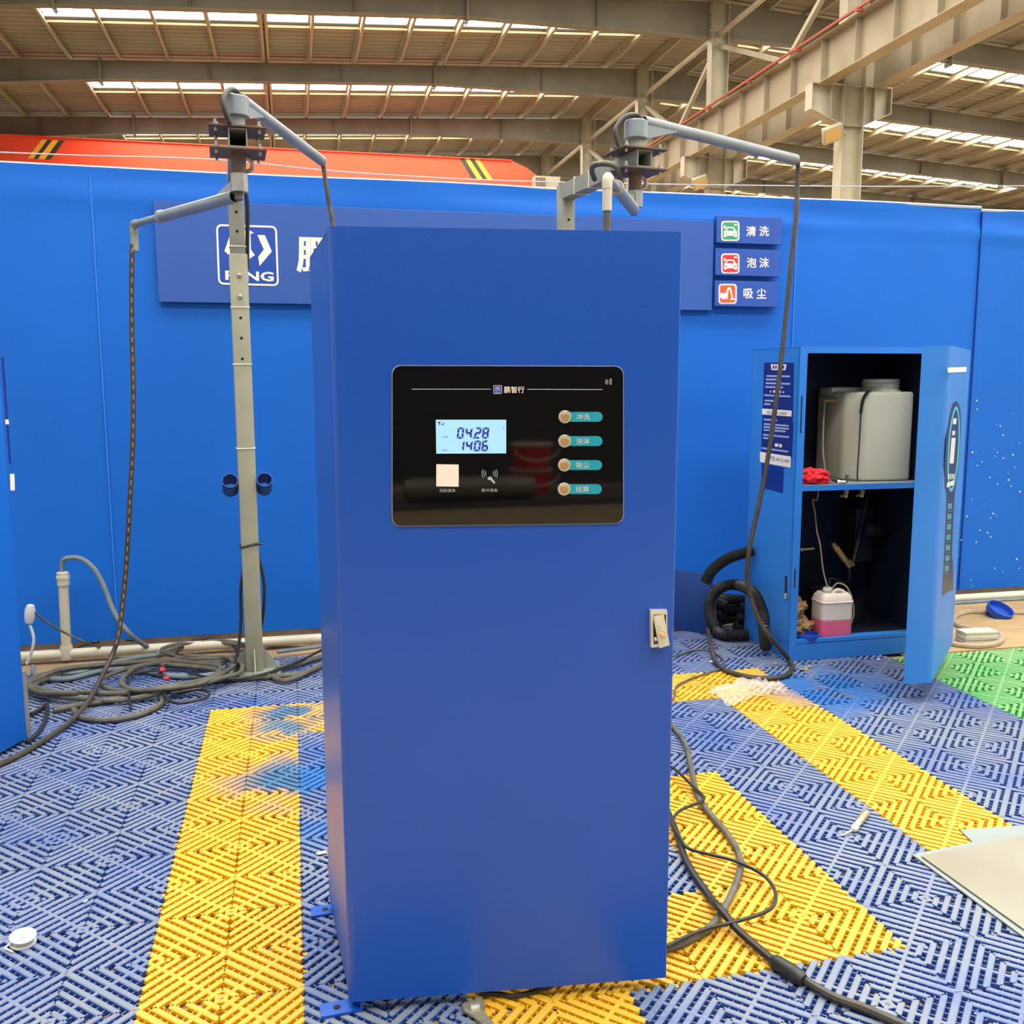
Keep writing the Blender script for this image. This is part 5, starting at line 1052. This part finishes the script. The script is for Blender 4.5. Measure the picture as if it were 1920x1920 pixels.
# white sheets at the lower right
P1 = [G(1710, 1605), G(1905, 1566), G(2080, 1530), G(2080, 1880), G(1925, 1764)]
b = MB(); b.prism([V((p.x, p.y, .002)) for p in P1], ZZ * .004); b.build('white_sheet', 'sheet_back', label='lower white sheet with its corner pointing left, on the floor', cat='sheet')
P2 = [G(1727, 1611), G(1920, 1572), G(2090, 1536), G(2090, 1890), G(1930, 1757)]
b = MB(); b.prism([V((p.x, p.y, .009)) for p in P2], ZZ * .003); b.build('white_sheet', 'sheet_white', label='upper cream sheet with brown smears, on top of the pile', cat='sheet')
P3 = [G(1800, 1558), G(1898, 1551), G(2060, 1543), G(2060, 1600), G(1827, 1585)]
b = MB(); b.prism([V((p.x, p.y + .0, .0015)) for p in P3], ZZ * .0035); b.build('white_sheet', 'sheet_back', label='rear white sheet showing behind the other sheets', cat='sheet')
# smears
# tape spool
c = G(43, 1768, 0.0); M = Matrix.Translation(c); t = thing('tape_spool', 'white thread seal tape spool on the blue tiles at lower left', 'spool', M)
ax_ = V((0.12, -0.1, 1)).normalized()
b = MB(); b.lathe([(0.0335, 0.002), (0.034, 0.004), (0.0335, 0.006)], 30, c, ax_); b.lathe([(0.0335, 0.020), (0.034, 0.022), (0.0335, 0.024)], 30, c, ax_); b.lathe([(.011, .0235), (.012, .026), (.009, .027), (.008, .0245)], 18, c, ax_); b.build('flanges', 'white', t, smooth=True)
b = MB(); b.lathe([(0.027, 0.005), (0.028, 0.013), (0.027, 0.021)], 28, c, ax_); b.build('wound_tape', 'pvc', t, smooth=True)
b = MB(); b.tube(spline([c + V((-.02, -.025, .012)), G(18, 1770, .004), G(10, 1778, .003), G(16, 1781, .003), G(24, 1785, .003)], 6), 0.003, 6); b.build('loose_tape', 'white', t, smooth=True)
# pliers partly under the main cabinet
c = G(883, 1893, 0.004); M = frame(c, -55); t = thing('wrench', 'worn steel adjustable wrench under the front edge of the main cabinet', 'wrench', M)
b = MB(M); b.prism([(-0.02, -0.016, 0), (0.004, -0.022, 0), (0.03, -0.014, 0), (0.1, -0.01, 0), (0.16, -0.014, 0), (0.16, 0.014, 0), (0.1, 0.01, 0), (0.03, 0.016, 0), (0.012, 0.034, 0), (-0.012, 0.04, 0), (-0.026, 0.03, 0), (-0.01, 0.016, 0), (-0.014, 0.0, 0)], (0, 0, 0.012)); b.build('wrench_body', 'zinc', t, bevel=0.002, seg=1)
b = MB(M); b.prism([(-0.026, 0.003, 0.001), (-0.006, 0.003, 0.001), (-0.002, 0.014, 0.001), (-0.022, 0.014, 0.001)], (0, 0, 0.012)); b.build('sliding_jaw', 'zinc', t)
b = MB(M); b.lathe([(0.006, -0.012), (0.008, -0.01), (0.006, -0.007), (0.008, -0.004), (0.006, -0.001), (0.008, 0.002), (0.006, 0.005), (0.008, 0.008), (0.006, 0.01)], 14, (0.014, 0.004, 0.013), (0.3, 1, 0)); b.build('thumb_screw', 'chrome', t, smooth=True)
# white scraps
for k, (x, y, lab) in enumerate(((603, 1600, 'white paper scrap beside the left side of the main cabinet'), (1647, 1237, 'pale scrap at the foot of the open cabinet'), (161, 1690, 'tiny white scrap on the blue tiles at lower left'))):
    c = G(x, y, .004); s_ = (0.02, 0.012, 0.006)[k]
    b = MB(); b.prism([c + V((-s_, -.004, 0)), c + V((-s_ * .3, -.008 - s_ * .2, 0.001)), c + V((s_, .0, 0.002)), c + V((s_ * .6, s_ * .5, 0.004)), c + V((-s_ * .5, s_ * .35, 0.001))], ZZ * .0015); b.build('paper_scrap', 'white', label=lab, cat='scrap')
b = MB(); c = G(1335, 1241, .003); b.lathe([(.016, 0), (.018, .002), (.016, .004)], 16, c); b.build('bottle_cap', 'tank', smooth=True, label='small clear bottle cap on the floor inside the hose loop', cat='cap')
rr = random.Random(9)
for k in range(14):
    x = rr.uniform(1440, 1530); y = 1252 + rr.uniform(-8, 12) + (x - 1480) * .12; c = G(x, y, .002); s_ = rr.uniform(.008, .016)
    b = MB(); b.prism([c + V((-s_, -s_ * .4, 0)), c + V((s_ * .4, -s_ * .7, 0.002)), c + V((s_, s_ * .2, 0.004)), c + V((-s_ * .2, s_ * .7, .002))], ZZ * .002); b.build('tile_chip', 'tile_yellow' if k % 2 else 'sheet_back', label='small paint chip scattered in front of the open cabinet', cat='chip', group='paint chips by the open cabinet')
# ================================================================ behind the photographer: what the dark panel mirrors
def mirror(x, y, Y):
    p_ = dP.at(x, y, 0.005); d_ = (p_ - CAM).normalized(); r_ = d_ - dn * 2 * d_.dot(dn); return p_ + r_ * ((Y - p_.y) / r_.y)
BY = -2.6
q0, q1 = mirror(760, 905, BY), mirror(1010, 905, BY); zt_ = mirror(900, 930, BY).z
t = thing('work_table', 'dark work table standing behind the photographer', 'table', Matrix.Translation(V(((q0.x + q1.x) / 2, BY, 0))))
x0, x1 = min(q0.x, q1.x) - .5, max(q0.x, q1.x) + 1.0
b = MB(); b.box((x0, BY - 0.4, zt_ - 0.04), (x1, BY + 0.4, zt_)); b.build('table_top', 'back_dark', t)
for xx in (x0 + .05, x1 - .05):
    for yy in (BY - .35, BY + .35): b = MB(); b.box((xx - .03, yy - .03, -0.02), (xx + .03, yy + .03, zt_ - 0.04)); b.build('leg', 'back_dark', t)
b = MB(); a_, c_ = mirror(750, 900, BY), mirror(985, 912, BY); a_.z = c_.z = zt_ + 0.087; a_.y += .25; c_.y += .25; b.tube([a_, a_.lerp(c_, .05), a_.lerp(c_, .5), a_.lerp(c_, .95), c_], .085, 16, rf=lambda t_: .07 + .015 * math.sin(math.pi * t_)); b.build('wrapped_bundle', 'bundle', smooth=True, label='wrapped long bundle on the table behind the photographer', cat='bundle')
cb = mirror(1003, 900, BY); r_ = abs(mirror(960, 900, BY).x - mirror(1040, 900, BY).x) / 2
for k in range(2):
    zz = zt_ + 0.002 + k * r_ * 1.15; cc = V((cb.x, BY - 0.1, zz)); t = thing('bucket', ['lower red bucket of the stack behind the photographer', 'upper red bucket of the stack behind the photographer'][k], 'bucket', Matrix.Translation(cc), 'red buckets')
    b = MB(); b.lathe([(r_ * .78, 0), (r_ * .95, r_ * 1.1), (r_ * .93, r_ * 1.1), (r_ * .76, 0.01), (0, 0.01)], 28, cc); b.build('pail', 'bucket_red', t, smooth=True)
    b = MB(); b.lathe([(r_ * .96, r_ * 1.0), (r_ * 1.0, r_ * 1.02), (r_ * 1.0, r_ * 1.12), (r_ * .93, r_ * 1.12)], 28, cc); b.build('rim', 'hose_tan', t, smooth=True)
    b = MB(); b.tube([cc + V((r_ * math.cos(a), r_ * .9 + 0 * a, 0)) * 0 + V((r_ * 1.02 * math.cos(a), r_ * 1.02, r_ * (.95 - .55 * math.sin(a)))) for a in [math.pi * j / 12 for j in range(13)]], .004, 6); b.build('bail', 'white', t, smooth=True)
